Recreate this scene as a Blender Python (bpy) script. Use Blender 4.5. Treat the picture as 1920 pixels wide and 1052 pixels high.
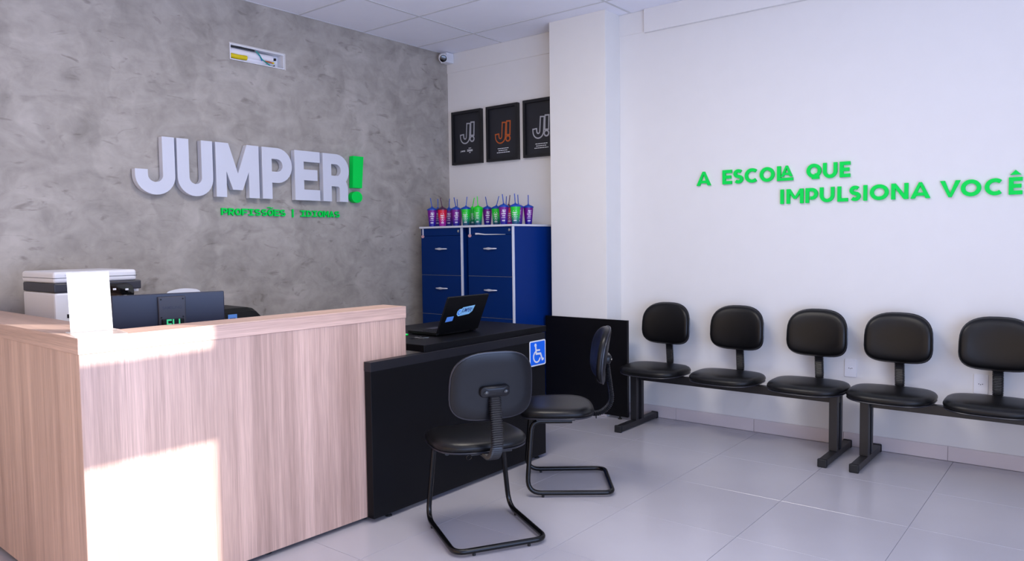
import bpy, bmesh, math, random
from mathutils import Vector, Matrix
random.seed(7)
PI = math.pi
scene = bpy.context.scene
for o in list(bpy.data.objects): bpy.data.objects.remove(o, do_unlink=True)
COL = scene.collection

# ------------------------------------------------------------------ camera
CAM = (-5.1402, -4.8411, 1.3627); YAW, PITCH, ROLL, FPX = 0.6742, -0.0523, -0.0131, 1404.04
cd = bpy.data.cameras.new('camera'); cam = bpy.data.objects.new('camera', cd); COL.objects.link(cam)
cd.sensor_fit = 'HORIZONTAL'; cd.sensor_width = 36.0; cd.lens = FPX / 1920 * 36.0
cd.clip_start = 0.02; cd.clip_end = 200
f = Vector((math.cos(YAW)*math.cos(PITCH), math.sin(YAW)*math.cos(PITCH), math.sin(PITCH)))
r = Vector((math.sin(YAW), -math.cos(YAW), 0)); u = r.cross(f)
r2 = r*math.cos(ROLL) + u*math.sin(ROLL); u2 = -r*math.sin(ROLL) + u*math.cos(ROLL)
M3 = Matrix((r2, u2, -f)).transposed()
cam.matrix_world = Matrix.Translation(CAM) @ M3.to_4x4()
scene.camera = cam

# ------------------------------------------------------------------ world, sun, window daylight, exposure
w = bpy.data.worlds.new('world'); scene.world = w; w.use_nodes = True
bg = w.node_tree.nodes['Background']; bg.inputs[0].default_value = (0.62, 0.78, 1.0, 1); bg.inputs[1].default_value = 0.4

def light(name, kind, loc, direction, energy, color, size=None, size_y=None, angle=None, spread=None):
    l = bpy.data.lights.new(name, kind); o = bpy.data.objects.new(name, l); COL.objects.link(o)
    o.location = loc; o.rotation_euler = Vector(direction).to_track_quat('-Z', 'Y').to_euler()
    l.energy = energy; l.color = color
    if kind == 'AREA':
        l.shape = 'RECTANGLE'; l.size = size; l.size_y = size_y
        if spread: l.spread = spread
    if angle: l.angle = angle
    return o
SUN_EL = math.radians(18)
sd = Vector((-0.50*math.cos(SUN_EL), 0.866*math.cos(SUN_EL), -math.sin(SUN_EL)))
light('sun', 'SUN', (3, -12, 6), sd, 19, (1.0, 0.97, 0.93), angle=math.radians(0.45))
# area lights standing in for front sky and pavement bounce, warm bounce at side
light('daylight_front', 'AREA', (-4.55, -5.93, 1.10), (0, 1, 0.55), 390, (0.46, 0.60, 1.0), 5.3, 2.0)
light('daylight_side', 'AREA', (-7.52, -2.7, 1.55), (1, 0, 0.0), 104, (1.0, 0.67, 0.33), 4.6, 2.5)
scene.view_settings.view_transform = 'Standard'
scene.view_settings.look = 'None'
scene.view_settings.gamma = 1.0
scene.view_settings.use_curve_mapping = False
scene.view_settings.exposure = -0.82

# ------------------------------------------------------------------ materials
MATS = {}
def lin(c):
    return tuple((v/12.92 if v <= 0.04045 else ((v+0.055)/1.055)**2.4) for v in c)
def S(r_, g_, b_): return lin((r_/255, g_/255, b_/255))
def mat(name, col, rough=0.5, metal=0.0, spec=0.5, coat=0.0, bump=0.0, bscale=60.0, var=0.0, vscale=8.0, emit=0.0, objrand=0.0):
    m = bpy.data.materials.new(name); m.use_nodes = True
    nt = m.node_tree; b = nt.nodes['Principled BSDF']
    b.inputs['Base Color'].default_value = (*col, 1); b.inputs['Roughness'].default_value = rough
    b.inputs['Metallic'].default_value = metal; b.inputs['Specular IOR Level'].default_value = spec
    b.inputs['Coat Weight'].default_value = coat; b.inputs['Coat Roughness'].default_value = 0.08
    if emit: b.inputs['Emission Color'].default_value = (*col, 1); b.inputs['Emission Strength'].default_value = emit
    tc = nt.nodes.new('ShaderNodeTexCoord')
    n = nt.nodes.new('ShaderNodeTexNoise'); n.inputs['Scale'].default_value = vscale; n.inputs['Detail'].default_value = 4
    nt.links.new(tc.outputs['Object'], n.inputs['Vector'])
    mx = nt.nodes.new('ShaderNodeMix'); mx.data_type = 'RGBA'
    v = max(var, 0.02)
    mx.inputs[6].default_value = (*[c*(1-v) for c in col], 1); mx.inputs[7].default_value = (*[min(1, c*(1+v)) for c in col], 1)
    nt.links.new(n.outputs['Fac'], mx.inputs[0])
    last = mx.outputs[2]
    if objrand:
        oi = nt.nodes.new('ShaderNodeObjectInfo'); hs = nt.nodes.new('ShaderNodeHueSaturation')
        mr = nt.nodes.new('ShaderNodeMapRange'); mr.inputs[3].default_value = 1-objrand; mr.inputs[4].default_value = 1+objrand
        nt.links.new(oi.outputs['Random'], mr.inputs[0]); nt.links.new(mr.outputs[0], hs.inputs['Value'])
        nt.links.new(last, hs.inputs['Color']); last = hs.outputs[0]
    nt.links.new(last, b.inputs['Base Color'])
    if bump:
        n2 = nt.nodes.new('ShaderNodeTexNoise'); n2.inputs['Scale'].default_value = bscale; n2.inputs['Detail'].default_value = 3
        nt.links.new(tc.outputs['Object'], n2.inputs['Vector'])
        bp = nt.nodes.new('ShaderNodeBump'); bp.inputs['Strength'].default_value = bump; bp.inputs['Distance'].default_value = 0.002
        nt.links.new(n2.outputs['Fac'], bp.inputs['Height']); nt.links.new(bp.outputs['Normal'], b.inputs['Normal'])
    MATS[name] = m
    return m

def wood(name, axis):
    """laminate with grain running along the given object axis"""
    m = bpy.data.materials.new(name); m.use_nodes = True; nt = m.node_tree; b = nt.nodes['Principled BSDF']
    b.inputs['Roughness'].default_value = 0.5; b.inputs['Specular IOR Level'].default_value = 0.6; b.inputs['Coat Weight'].default_value = 0.5; b.inputs['Coat Roughness'].default_value = 0.38
    N = lambda t: nt.nodes.new(t)
    tc = N('ShaderNodeTexCoord')
    def stretched(across, along, detail, dist):
        mp = N('ShaderNodeMapping'); s = [across]*3; s['xyz'.index(axis)] = along
        mp.inputs['Scale'].default_value = s
        n = N('ShaderNodeTexNoise'); n.inputs['Scale'].default_value = 1.0; n.inputs['Detail'].default_value = detail
        n.inputs['Distortion'].default_value = dist
        nt.links.new(tc.outputs['Object'], mp.inputs[0]); nt.links.new(mp.outputs[0], n.inputs['Vector'])
        return n
    a = stretched(9, 0.35, 3, 0.3); c = stretched(60, 0.9, 4, 0.5); e = stretched(260, 7, 2, 0.0)
    r1 = N('ShaderNodeValToRGB'); cr = r1.color_ramp
    cr.elements[0].position = 0.30; cr.elements[0].color = (*S(176, 142, 126), 1)
    cr.elements[1].position = 0.72; cr.elements[1].color = (*S(212, 176, 158), 1)
    nt.links.new(a.outputs['Fac'], r1.inputs[0])
    r2_ = N('ShaderNodeValToRGB'); cr = r2_.color_ramp
    cr.elements[0].position = 0.36; cr.elements[0].color = (0.76, 0.73, 0.71, 1)
    cr.elements[1].position = 0.60; cr.elements[1].color = (1, 1, 1, 1)
    nt.links.new(c.outputs['Fac'], r2_.inputs[0])
    mm = N('ShaderNodeMix'); mm.data_type = 'RGBA'; mm.blend_type = 'MULTIPLY'; mm.inputs[0].default_value = 0.75
    nt.links.new(r1.outputs[0], mm.inputs[6]); nt.links.new(r2_.outputs[0], mm.inputs[7])
    r3 = N('ShaderNodeMapRange'); r3.inputs[1].default_value = 0.35; r3.inputs[2].default_value = 0.65; r3.inputs[3].default_value = 0.86; r3.inputs[4].default_value = 1.06
    nt.links.new(e.outputs['Fac'], r3.inputs[0])
    m2 = N('ShaderNodeMix'); m2.data_type = 'RGBA'; m2.blend_type = 'MULTIPLY'; m2.inputs[0].default_value = 1
    nt.links.new(mm.outputs[2], m2.inputs[6]); nt.links.new(r3.outputs[0], m2.inputs[7])
    nt.links.new(m2.outputs[2], b.inputs['Base Color'])
    bp = N('ShaderNodeBump'); bp.inputs['Strength'].default_value = 0.12; bp.inputs['Distance'].default_value = 0.001
    nt.links.new(e.outputs['Fac'], bp.inputs['Height']); nt.links.new(bp.outputs['Normal'], b.inputs['Normal'])
    MATS[name] = m

def cement(name):
    """trowelled burnt-cement plaster"""
    m = bpy.data.materials.new(name); m.use_nodes = True; nt = m.node_tree; b = nt.nodes['Principled BSDF']
    b.inputs['Roughness'].default_value = 0.62; b.inputs['Specular IOR Level'].default_value = 0.25
    N = lambda t: nt.nodes.new(t)
    tc = N('ShaderNodeTexCoord')
    def noise(scale, detail, dist, rough=0.55, sc=(1, 1, 1), rot=0.0):
        mp = N('ShaderNodeMapping'); mp.inputs['Scale'].default_value = sc; mp.inputs['Rotation'].default_value = (0, rot, 0)
        n = N('ShaderNodeTexNoise'); n.inputs['Scale'].default_value = scale; n.inputs['Detail'].default_value = detail
        n.inputs['Distortion'].default_value = dist; n.inputs['Roughness'].default_value = rough
        nt.links.new(tc.outputs['Object'], mp.inputs[0]); nt.links.new(mp.outputs[0], n.inputs['Vector']); return n
    big = noise(1.5, 3, 0.6); mid = noise(4.2, 5, 1.1, 0.55, (1, 1, 1.5), 0.6); fine = noise(14, 6, 0.6, 0.6)
    # short dark trowel scars
    scar = noise(5.0, 3, 1.6, 0.5, (1.0, 1, 2.6), -0.5)
    r1 = N('ShaderNodeValToRGB'); cr = r1.color_ramp
    cr.elements[0].position = 0.28; cr.elements[0].color = (*S(132, 126, 119), 1)
    cr.elements[1].position = 0.75; cr.elements[1].color = (*S(190, 183, 175), 1)
    e = cr.elements.new(0.5); e.color = (*S(166, 159, 151), 1)
    mx = N('ShaderNodeMix'); mx.data_type = 'FLOAT'; mx.inputs[0].default_value = 0.62
    nt.links.new(big.outputs['Fac'], mx.inputs[2]); nt.links.new(mid.outputs['Fac'], mx.inputs[3])
    m3 = N('ShaderNodeMix'); m3.data_type = 'FLOAT'; m3.inputs[0].default_value = 0.22
    nt.links.new(mx.outputs[0], m3.inputs[2]); nt.links.new(fine.outputs['Fac'], m3.inputs[3])
    nt.links.new(m3.outputs[0], r1.inputs[0])
    sr = N('ShaderNodeValToRGB'); cr = sr.color_ramp
    cr.elements[0].position = 0.62; cr.elements[0].color = (1, 1, 1, 1)
    cr.elements[1].position = 0.75; cr.elements[1].color = (0.66, 0.65, 0.64, 1)
    nt.links.new(scar.outputs['Fac'], sr.inputs[0])
    mm = N('ShaderNodeMix'); mm.data_type = 'RGBA'; mm.blend_type = 'MULTIPLY'; mm.inputs[0].default_value = 1
    nt.links.new(r1.outputs[0], mm.inputs[6]); nt.links.new(sr.outputs[0], mm.inputs[7])
    # overlapping trowel patches of slightly different tone
    wn = noise(3.0, 3, 0.0); sc3 = N('ShaderNodeVectorMath'); sc3.operation = 'SCALE'; sc3.inputs['Scale'].default_value = 0.30
    nt.links.new(wn.outputs['Color'], sc3.inputs[0])
    ad = N('ShaderNodeVectorMath'); ad.operation = 'ADD'; nt.links.new(tc.outputs['Object'], ad.inputs[0]); nt.links.new(sc3.outputs[0], ad.inputs[1])
    mp2 = N('ShaderNodeMapping'); mp2.inputs['Scale'].default_value = (1.25, 1, 0.85); mp2.inputs['Rotation'].default_value = (0, 0.4, 0); nt.links.new(ad.outputs[0], mp2.inputs[0])
    vo = N('ShaderNodeTexVoronoi'); vo.feature = 'SMOOTH_F1'; vo.inputs['Scale'].default_value = 5.5; vo.inputs['Smoothness'].default_value = 0.28; nt.links.new(mp2.outputs[0], vo.inputs['Vector'])
    te = N('ShaderNodeMapRange'); te.inputs[3].default_value = 0.90; te.inputs[4].default_value = 1.08
    sx_ = N('ShaderNodeSeparateColor'); nt.links.new(vo.outputs['Color'], sx_.inputs[0]); nt.links.new(sx_.outputs[0], te.inputs[0])
    m5 = N('ShaderNodeMix'); m5.data_type = 'RGBA'; m5.blend_type = 'MULTIPLY'; m5.inputs[0].default_value = 1
    nt.links.new(mm.outputs[2], m5.inputs[6]); nt.links.new(te.outputs[0], m5.inputs[7])
    nt.links.new(m5.outputs[2], b.inputs['Base Color'])
    bp = N('ShaderNodeBump'); bp.inputs['Strength'].default_value = 0.35; bp.inputs['Distance'].default_value = 0.006
    nt.links.new(m3.outputs[0], bp.inputs['Height']); nt.links.new(bp.outputs['Normal'], b.inputs['Normal'])
    MATS[name] = m

def gradient_cup(name, top, bot):
    m = bpy.data.materials.new(name); m.use_nodes = True; nt = m.node_tree; b = nt.nodes['Principled BSDF']
    b.inputs['Roughness'].default_value = 0.35
    tc = nt.nodes.new('ShaderNodeTexCoord'); sp = nt.nodes.new('ShaderNodeSeparateXYZ'); rp = nt.nodes.new('ShaderNodeValToRGB')
    mr = nt.nodes.new('ShaderNodeMapRange'); mr.inputs[1].default_value = 0.0; mr.inputs[2].default_value = 0.14
    nt.links.new(tc.outputs['Object'], sp.inputs[0]); nt.links.new(sp.outputs['Z'], mr.inputs[0]); nt.links.new(mr.outputs[0], rp.inputs[0])
    rp.color_ramp.elements[0].position = 0.12; rp.color_ramp.elements[0].color = (*bot, 1)
    rp.color_ramp.elements[1].position = 0.62; rp.color_ramp.elements[1].color = (*top, 1)
    nt.links.new(rp.outputs[0], b.inputs['Base Color']); MATS[name] = m

wood('wood_vertical', 'z'); wood('wood_along', 'x'); wood('wood_wing', 'y'); cement('cement')
mat('white_wall', S(222, 220, 218), 0.75, spec=0.2, bump=0.05, bscale=90)
mat('column_paint', S(228, 225, 220), 0.6, spec=0.25, bump=0.05, bscale=90)
mat('ceiling_panel', S(238, 238, 246), 0.8, spec=0.15, bump=0.08, bscale=200, objrand=0.012)
mat('ceiling_rail', S(206, 206, 208), 0.6)
mat('tile', S(168, 165, 171), 0.22, spec=0.8, var=0.05, vscale=3.5, objrand=0.015)
mat('grout', S(148, 145, 152), 0.8)
mat('skirting_tile', S(208, 197, 197), 0.33, spec=0.45, var=0.05, vscale=4, objrand=0.03)
mat('black_board', S(9, 9, 13), 0.45, spec=0.18, bump=0.04, bscale=300)
mat('black_edge', S(20, 20, 27), 0.42, spec=0.4)
mat('vinyl', S(11, 11, 13), 0.36, spec=0.28, bump=0.08, bscale=220)
mat('vinyl_piping', S(26, 27, 36), 0.3)
mat('shell_plastic', S(13, 14, 19), 0.33, spec=0.3, bump=0.04, bscale=150)
mat('bellows', S(14, 14, 18), 0.42)
mat('black_steel', S(5, 5, 7), 0.25, spec=0.35)
mat('bench_steel', S(22, 22, 26), 0.42)
mat('rubber', S(18, 18, 20), 0.7)
mat('chrome', S(205, 205, 210), 0.2, metal=1.0)
mat('sign_white', S(208, 210, 220), 0.5)
mat('sign_green', S(0, 218, 82), 0.55, spec=0.15)
mat('cabinet_blue', S(0, 37, 95), 0.5, spec=0.12, bump=0.03, bscale=200)
mat('cabinet_side', S(0, 42, 112), 0.5, spec=0.12)
mat('cabinet_dark', S(6, 12, 28), 0.7)
mat('light_edge', S(205, 206, 216), 0.5)
mat('plastic_white', S(226, 226, 230), 0.4)
mat('plastic_grey', S(48, 48, 58), 0.45)
mat('plastic_navy', S(22, 28, 50), 0.4)
mat('plastic_black', S(7, 7, 9), 0.45, spec=0.25)
mat('glossy_black', S(8, 8, 10), 0.12, coat=0.5)
mat('paper', S(250, 250, 250), 0.7)
mat('paper_blue', S(190, 215, 235), 0.7)
mat('frame_black', S(20, 20, 24), 0.45)
mat('poster_black', S(30, 31, 38), 0.5)
mat('silver_foil', S(196, 198, 205), 0.38, metal=0.6)
mat('copper_foil', S(205, 104, 52), 0.4, metal=0.5)
mat('print_white', S(230, 232, 236), 0.6)
mat('handle_silver', S(206, 206, 214), 0.35, metal=0.3)
mat('tag_pink', S(196, 150, 160), 0.5)
mat('sticker_blue', S(0, 106, 238), 0.4)
mat('sticker_lightblue', S(96, 150, 225), 0.4)
mat('sticker_cyan', S(150, 205, 235), 0.4)
mat('sticker_navy', S(24, 52, 120), 0.4)
mat('screen_green', S(70, 230, 150), 0.5)
mat('cup_blue', S(0, 66, 168), 0.3); mat('cup_green', S(20, 220, 40), 0.3); mat('cup_plum', S(74, 24, 66), 0.35)
gradient_cup('cup_purple_body', S(112, 14, 132), S(14, 12, 142))
gradient_cup('cup_green_body', S(18, 196, 44), S(4, 70, 112))
gradient_cup('cup_red_body', S(206, 12, 52), S(150, 20, 150))
mat('pipe_white', S(235, 232, 236), 0.7, bump=0.1, bscale=60)
mat('pipe_yellow', S(222, 198, 10), 0.6)
mat('wire_teal', S(0, 150, 140), 0.5); mat('wire_blue', S(30, 90, 190), 0.5); mat('wire_brown', S(190, 96, 40), 0.5); mat('wire_black', S(22, 24, 30), 0.5)
mat('plaster_raw', S(208, 204, 200), 0.9, bump=0.3, bscale=120)
mat('aluminium', S(170, 172, 176), 0.35, metal=0.8)
mat('lamp_diffuser', (1.0, 0.97, 0.93), 0.5, emit=6.0)
mat('key_metal', S(150, 148, 140), 0.3, metal=1.0)
mat('teal', S(30, 170, 190), 0.5)
m = mat('acrylic', (0.93, 0.97, 1.0), 0.05, spec=0.5)
m.node_tree.nodes['Principled BSDF'].inputs['Alpha'].default_value = 0.28

# ------------------------------------------------------------------ mesh helpers
class MB:
    def __init__(s): s.v = []; s.f = []
    def add(s, vs, fs):
        n = len(s.v); s.v += [tuple(p) for p in vs]; s.f += [tuple(i+n for i in q) for q in fs]; return s
    def box(s, x0, x1, y0, y1, z0, z1):
        if x0 > x1: x0, x1 = x1, x0
        if y0 > y1: y0, y1 = y1, y0
        if z0 > z1: z0, z1 = z1, z0
        return s.add([(x0,y0,z0),(x1,y0,z0),(x1,y1,z0),(x0,y1,z0),(x0,y0,z1),(x1,y0,z1),(x1,y1,z1),(x0,y1,z1)],
                     [(0,3,2,1),(4,5,6,7),(0,1,5,4),(1,2,6,5),(2,3,7,6),(3,0,4,7)])
    def tube(s, pts, rad, n=10, closed=False, squash=1.0):
        pts = [Vector(p) for p in pts]; N = len(pts); rings = []
        up = None
        for i, p in enumerate(pts):
            if closed: t = (pts[(i+1) % N]-pts[i-1])
            else: t = pts[min(i+1, N-1)]-pts[max(i-1, 0)]
            t.normalize()
            if up is None:
                a = Vector((0,0,1)) if abs(t.z) < 0.9 else Vector((1,0,0))
                up = (a - t*a.dot(t)).normalized()
            else:
                up = (up - t*up.dot(t)).normalized()
            sd_ = t.cross(up); rr = rad[i] if isinstance(rad, (list, tuple)) else rad
            rings.append([p + sd_*math.cos(2*PI*k/n)*rr*squash + up*math.sin(2*PI*k/n)*rr for k in range(n)])
        b = len(s.v)
        for q in rings: s.v += [tuple(x) for x in q]
        M = N if closed else N-1
        for i in range(M):
            j = (i+1) % N
            for k in range(n):
                k2 = (k+1) % n
                s.f.append((b+i*n+k, b+i*n+k2, b+j*n+k2, b+j*n+k))
        if not closed:
            s.f.append(tuple(b+k for k in range(n))[::-1]); s.f.append(tuple(b+(N-1)*n+k for k in range(n)))
        return s
    def rings(s, rings, cap0=True, cap1=True):
        b = len(s.v); n = len(rings[0])
        for q in rings: s.v += [tuple(p) for p in q]
        for i in range(len(rings)-1):
            for k in range(n):
                k2 = (k+1) % n
                s.f.append((b+i*n+k, b+i*n+k2, b+(i+1)*n+k2, b+(i+1)*n+k))
        if cap0: s.f.append(tuple(b+k for k in range(n))[::-1])
        if cap1: s.f.append(tuple(b+(len(rings)-1)*n+k for k in range(n)))
        return s
    def lathe(s, prof, n=20, c=(0,0,0)):
        return s.rings([[(c[0]+rr*math.cos(2*PI*k/n), c[1]+rr*math.sin(2*PI*k/n), c[2]+z) for k in range(n)] for rr, z in prof])
    def prism(s, poly, fr, d0, d1):
        """2D polygon extruded along the plane normal; fr = (origin, ux, uz, normal)"""
        n = len(poly); a = [fp(fr, x, z, d0) for x, z in poly]; c = [fp(fr, x, z, d1) for x, z in poly]
        return s.add(a+c, [tuple(range(n))[::-1], tuple(range(n, 2*n))] + [(k, (k+1) % n, n+(k+1) % n, n+k) for k in range(n)])
    def stroke(s, pts, wd, fr, d0, d1, closed=False):
        P = [Vector((p[0], p[1])) for p in pts]; N = len(P); L = []; R = []
        for i in range(N):
            a = P[i-1] if (i > 0 or closed) else None; c = P[(i+1) % N] if (i < N-1 or closed) else None
            d1_ = (P[i]-a).normalized() if a is not None else None; d2_ = (c-P[i]).normalized() if c is not None else None
            if d1_ is None: d1_ = d2_
            if d2_ is None: d2_ = d1_
            n1 = Vector((-d1_.y, d1_.x)); n2 = Vector((-d2_.y, d2_.x)); mN = (n1+n2)
            if mN.length < 1e-6: mN = n1.copy()
            mN.normalize(); k = (wd/2)/max(0.35, mN.dot(n1))
            L.append(P[i]+mN*k); R.append(P[i]-mN*k)
        vs = []
        for d in (d0, d1):
            for i in range(N): vs.append(fp(fr, L[i].x, L[i].y, d)); vs.append(fp(fr, R[i].x, R[i].y, d))
        o = 2*N; fs = []
        for i in range(N if closed else N-1):
            j = (i+1) % N
            fs += [(2*i, 2*i+1, 2*j+1, 2*j)[::-1], (o+2*i, o+2*i+1, o+2*j+1, o+2*j), (2*i, 2*j, o+2*j, o+2*i), (2*i+1, o+2*i+1, o+2*j+1, 2*j+1)]
        if not closed: fs += [(0, o, o+1, 1), (2*N-2, 2*N-1, o+2*N-1, o+2*N-2)]
        return s.add(vs, fs)
    def build(s, name, material, parent=None, smooth=False, bevel=0.0, seg=2):
        me = bpy.data.meshes.new(name); me.from_pydata(s.v, [], s.f)
        bm = bmesh.new(); bm.from_mesh(me); bmesh.ops.recalc_face_normals(bm, faces=bm.faces)
        if bevel:
            es = [e for e in bm.edges if len(e.link_faces) == 2 and e.calc_face_angle(0) > 0.5]
            bmesh.ops.bevel(bm, geom=es, offset=bevel, segments=seg, affect='EDGES', profile=0.5, clamp_overlap=True)
        bm.to_mesh(me); bm.free()
        if smooth:
            for p in me.polygons: p.use_smooth = True
            me.set_sharp_from_angle(angle=math.radians(40))
        me.materials.append(MATS[material])
        return link(name, me, parent)
def fp(fr, x, z, d):
    o, ux, uz, n = fr
    return (o[0]+ux[0]*x+uz[0]*z+n[0]*d, o[1]+ux[1]*x+uz[1]*z+n[1]*d, o[2]+ux[2]*x+uz[2]*z+n[2]*d)
def link(name, me, parent=None):
    o = bpy.data.objects.new(name, me); COL.objects.link(o)
    if parent: o.parent = parent
    return o
def thing(name, label, cat, loc=(0,0,0), rz=0.0, group=None):
    o = bpy.data.objects.new(name, None); COL.objects.link(o); o.empty_display_size = 0.05
    o.location = loc; o.rotation_euler = (0, 0, rz)
    return tag(o, label, cat, group)
def tag(o, label, cat, group=None):
    o['label'] = label; o['category'] = cat
    if group: o['group'] = group
    return o
def struct(o, label=None):
    o['kind'] = 'structure'
    if label: o['label'] = label
    return o
def lab(o, label): o['label'] = label; return o
def copy_tree(o, parent=None):
    c = o.copy(); COL.objects.link(c); c.parent = parent
    for ch in list(o.children): copy_tree(ch, c)
    return c
def arc(cx, cy, rr, a0, a1, n=10, ry=None):
    ry = rr if ry is None else ry
    return [(cx+rr*math.cos(math.radians(a0+(a1-a0)*i/n)), cy+ry*math.sin(math.radians(a0+(a1-a0)*i/n))) for i in range(n+1)]
def fillet(pts, rad, n=6):
    """round the corners of a 3D polyline"""
    pts = [Vector(p) for p in pts]; out = [pts[0]]
    for i in range(1, len(pts)-1):
        a, p, c = pts[i-1], pts[i], pts[i+1]; R = rad[i] if isinstance(rad, (list, tuple)) else rad
        d1_ = (a-p).normalized(); d2_ = (c-p).normalized(); ang = d1_.angle(d2_); t = R/math.tan(ang/2)
        t = min(t, (a-p).length*0.49, (c-p).length*0.49)
        s_, e_ = p+d1_*t, p+d2_*t
        for k in range(n+1):
            q = k/n; out.append((1-q)**2*s_ + 2*q*(1-q)*p + q*q*e_)
    out.append(pts[-1]); return out
FONT_CACHE = {}
def text_mb(body, height, bold=0.0):
    """outline of a word in the built-in typeface as a flat 2D triangle set (x right, y up), left aligned"""
    key = (body, height, bold)
    if key in FONT_CACHE: return FONT_CACHE[key]
    c = bpy.data.curves.new('word', 'FONT'); c.body = body; c.size = 1.0; c.offset = bold; c.resolution_u = 3
    o = bpy.data.objects.new('word', c); COL.objects.link(o)
    dg = bpy.context.evaluated_depsgraph_get(); me = o.evaluated_get(dg).to_mesh()
    vs = [(v.co.x, v.co.y) for v in me.vertices]; fs = [tuple(p.vertices) for p in me.polygons]
    o.evaluated_get(dg).to_mesh_clear(); bpy.data.objects.remove(o, do_unlink=True); bpy.data.curves.remove(c)
    x0 = min(v[0] for v in vs); k = height/0.72
    vs = [((x-x0)*k, y*k) for x, y in vs]
    FONT_CACHE[key] = (vs, fs, max(v[0] for v in vs)); return FONT_CACHE[key]
def add_text(mb, body, height, fr, x, z, d, align='l', width=None, bold=0.0, slant=0.0):
    vs, fs, wd = text_mb(body, height, bold); sx = (width/wd) if width else 1.0; W_ = wd*sx
    ox = x - (W_/2 if align == 'c' else 0)
    mb.add([fp(fr, ox+a*sx+b*slant, z+b, d) for a, b in vs], fs)

XF = lambda y: ((0, y, 0), (1, 0, 0), (0, 0, 1), (0, -1, 0))      # plane facing -y at given y
YF = lambda x: ((x, 0, 0), (0, -1, 0), (0, 0, 1), (-1, 0, 0))     # plane facing -x at given x; first coordinate is -y

# ------------------------------------------------------------------ room shell
H = 3.095; XL = -7.6; YF_ = -6.0
T = 0.597
# floor
fl = struct(MB().box(XL-0.2, 0.15, YF_-0.2, 0.15, -0.12, -0.003).build('floor', 'grout'), 'grey grout bed under the large floor tiles')
tile_me = None
xs = [-3.087+T*k for k in range(-8, 6)]; ys = [-2.34+T*k for k in range(-7, 5)]
xs = [XL] + [x for x in xs if XL+0.05 < x < -0.03] + [-0.012]; ys = [YF_] + [y for y in ys if YF_+0.05 < y < -0.03] + [0.0]
g = 0.0009
cache = {}
for i in range(len(xs)-1):
    for j in range(len(ys)-1):
        a, b = xs[i+1]-xs[i], ys[j+1]-ys[j]; key = (round(a, 4), round(b, 4))
        if key not in cache:
            o = MB().box(-a/2+g, a/2-g, -b/2+g, b/2-g, -0.003, 0.0).build('floor_tile', 'tile', fl, bevel=0.0008, seg=1); cache[key] = o.data
        else: o = link('floor_tile', cache[key], fl)
        o.location = ((xs[i]+xs[i+1])/2, (ys[j]+ys[j+1])/2, 0)
# grey wall with the recess left open
BX0, BX1, BZ0, BZ1 = -2.212, -1.768, 2.660, 2.772
mb = MB()
def wall_grid(mb, xsn, zsn, holes, y0, y1):
    for i in range(len(xsn)-1):
        for j in range(len(zsn)-1):
            if (i, j) in holes: continue
            mb.box(xsn[i], xsn[i+1], y0, y1, zsn[j], zsn[j+1])
def welded(mb, name, material):
    me = bpy.data.meshes.new(name); me.from_pydata(mb.v, [], mb.f); bm = bmesh.new(); bm.from_mesh(me)
    bmesh.ops.remove_doubles(bm, verts=bm.verts, dist=1e-4)
    seen = {}
    for fc in list(bm.faces):
        k = tuple(sorted(v.index for v in fc.verts)); seen.setdefault(k, []).append(fc)
    bm.verts.index_update()
    kill = [fc for v in seen.values() if len(v) > 1 for fc in v]
    bmesh.ops.delete(bm, geom=kill, context='FACES_ONLY'); bmesh.ops.recalc_face_normals(bm, faces=bm.faces)
    bm.to_mesh(me); bm.free(); me.materials.append(MATS[material]); return link(name, me)
wall_grid(mb, [XL, BX0, BX1, 0.0], [0, BZ0, BZ1, H+0.1], {(1, 1)}, 0.0, 0.15)
wb = struct(welded(mb, 'wall_back', 'cement'), 'grey trowelled cement wall behind the reception counter')
# white right wall, column, beams
struct(MB().box(0, 0.15, YF_-0.15, 0.15, 0, H+0.1).build('wall_right', 'white_wall'), 'white wall behind the waiting benches')
struct(MB().box(-0.2135, 0.0, -1.8325, -1.3143, 0, H).build('wall_column', 'column_paint', bevel=0.002), 'white square column standing out of the white wall')
struct(MB().box(-0.006, 0.0, -1.3143, 0.0, 2.920, H).build('trim_1', 'white_wall'), 'shallow beam line above the black framed posters')
struct(MB().box(-0.005, 0.0, -2.057, -1.8325, 2.932, H).build('trim_2', 'white_wall'), 'short beam stub right of the column')
struct(MB().box(-0.028, 0.0, YF_, -2.057, 2.920, H).build('trim_3', 'white_wall', bevel=0.002), 'white boxed beam along the top of the white wall')
sk = struct(MB().box(-0.004, 0.0, YF_, -1.8325, 0.0, 0.088).build('baseboard_right', 'grout'), 'grout behind the tiled skirting')
y = -1.8325; sy = [-1.8325] + [-2.309-T*k for k in range(0, 7) if -2.309-T*k > YF_] + [YF_]
for i in range(len(sy)-1):
    o = MB().box(-0.012, -0.003, sy[i+1]+g, sy[i]-g, 0.001, 0.0896).build('skirting_tile', 'skirting_tile', sk, bevel=0.001, seg=1)
sk2 = struct(MB().box(-0.2175, -0.2135, -1.8325, -1.3143, 0.0, 0.088).build('baseboard_column', 'grout'))
MB().box(-0.2255, -0.2165, -1.8325, -1.3143, 0.001, 0.0896).build('skirting_tile', 'skirting_tile', sk2, bevel=0.001, seg=1)
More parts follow.
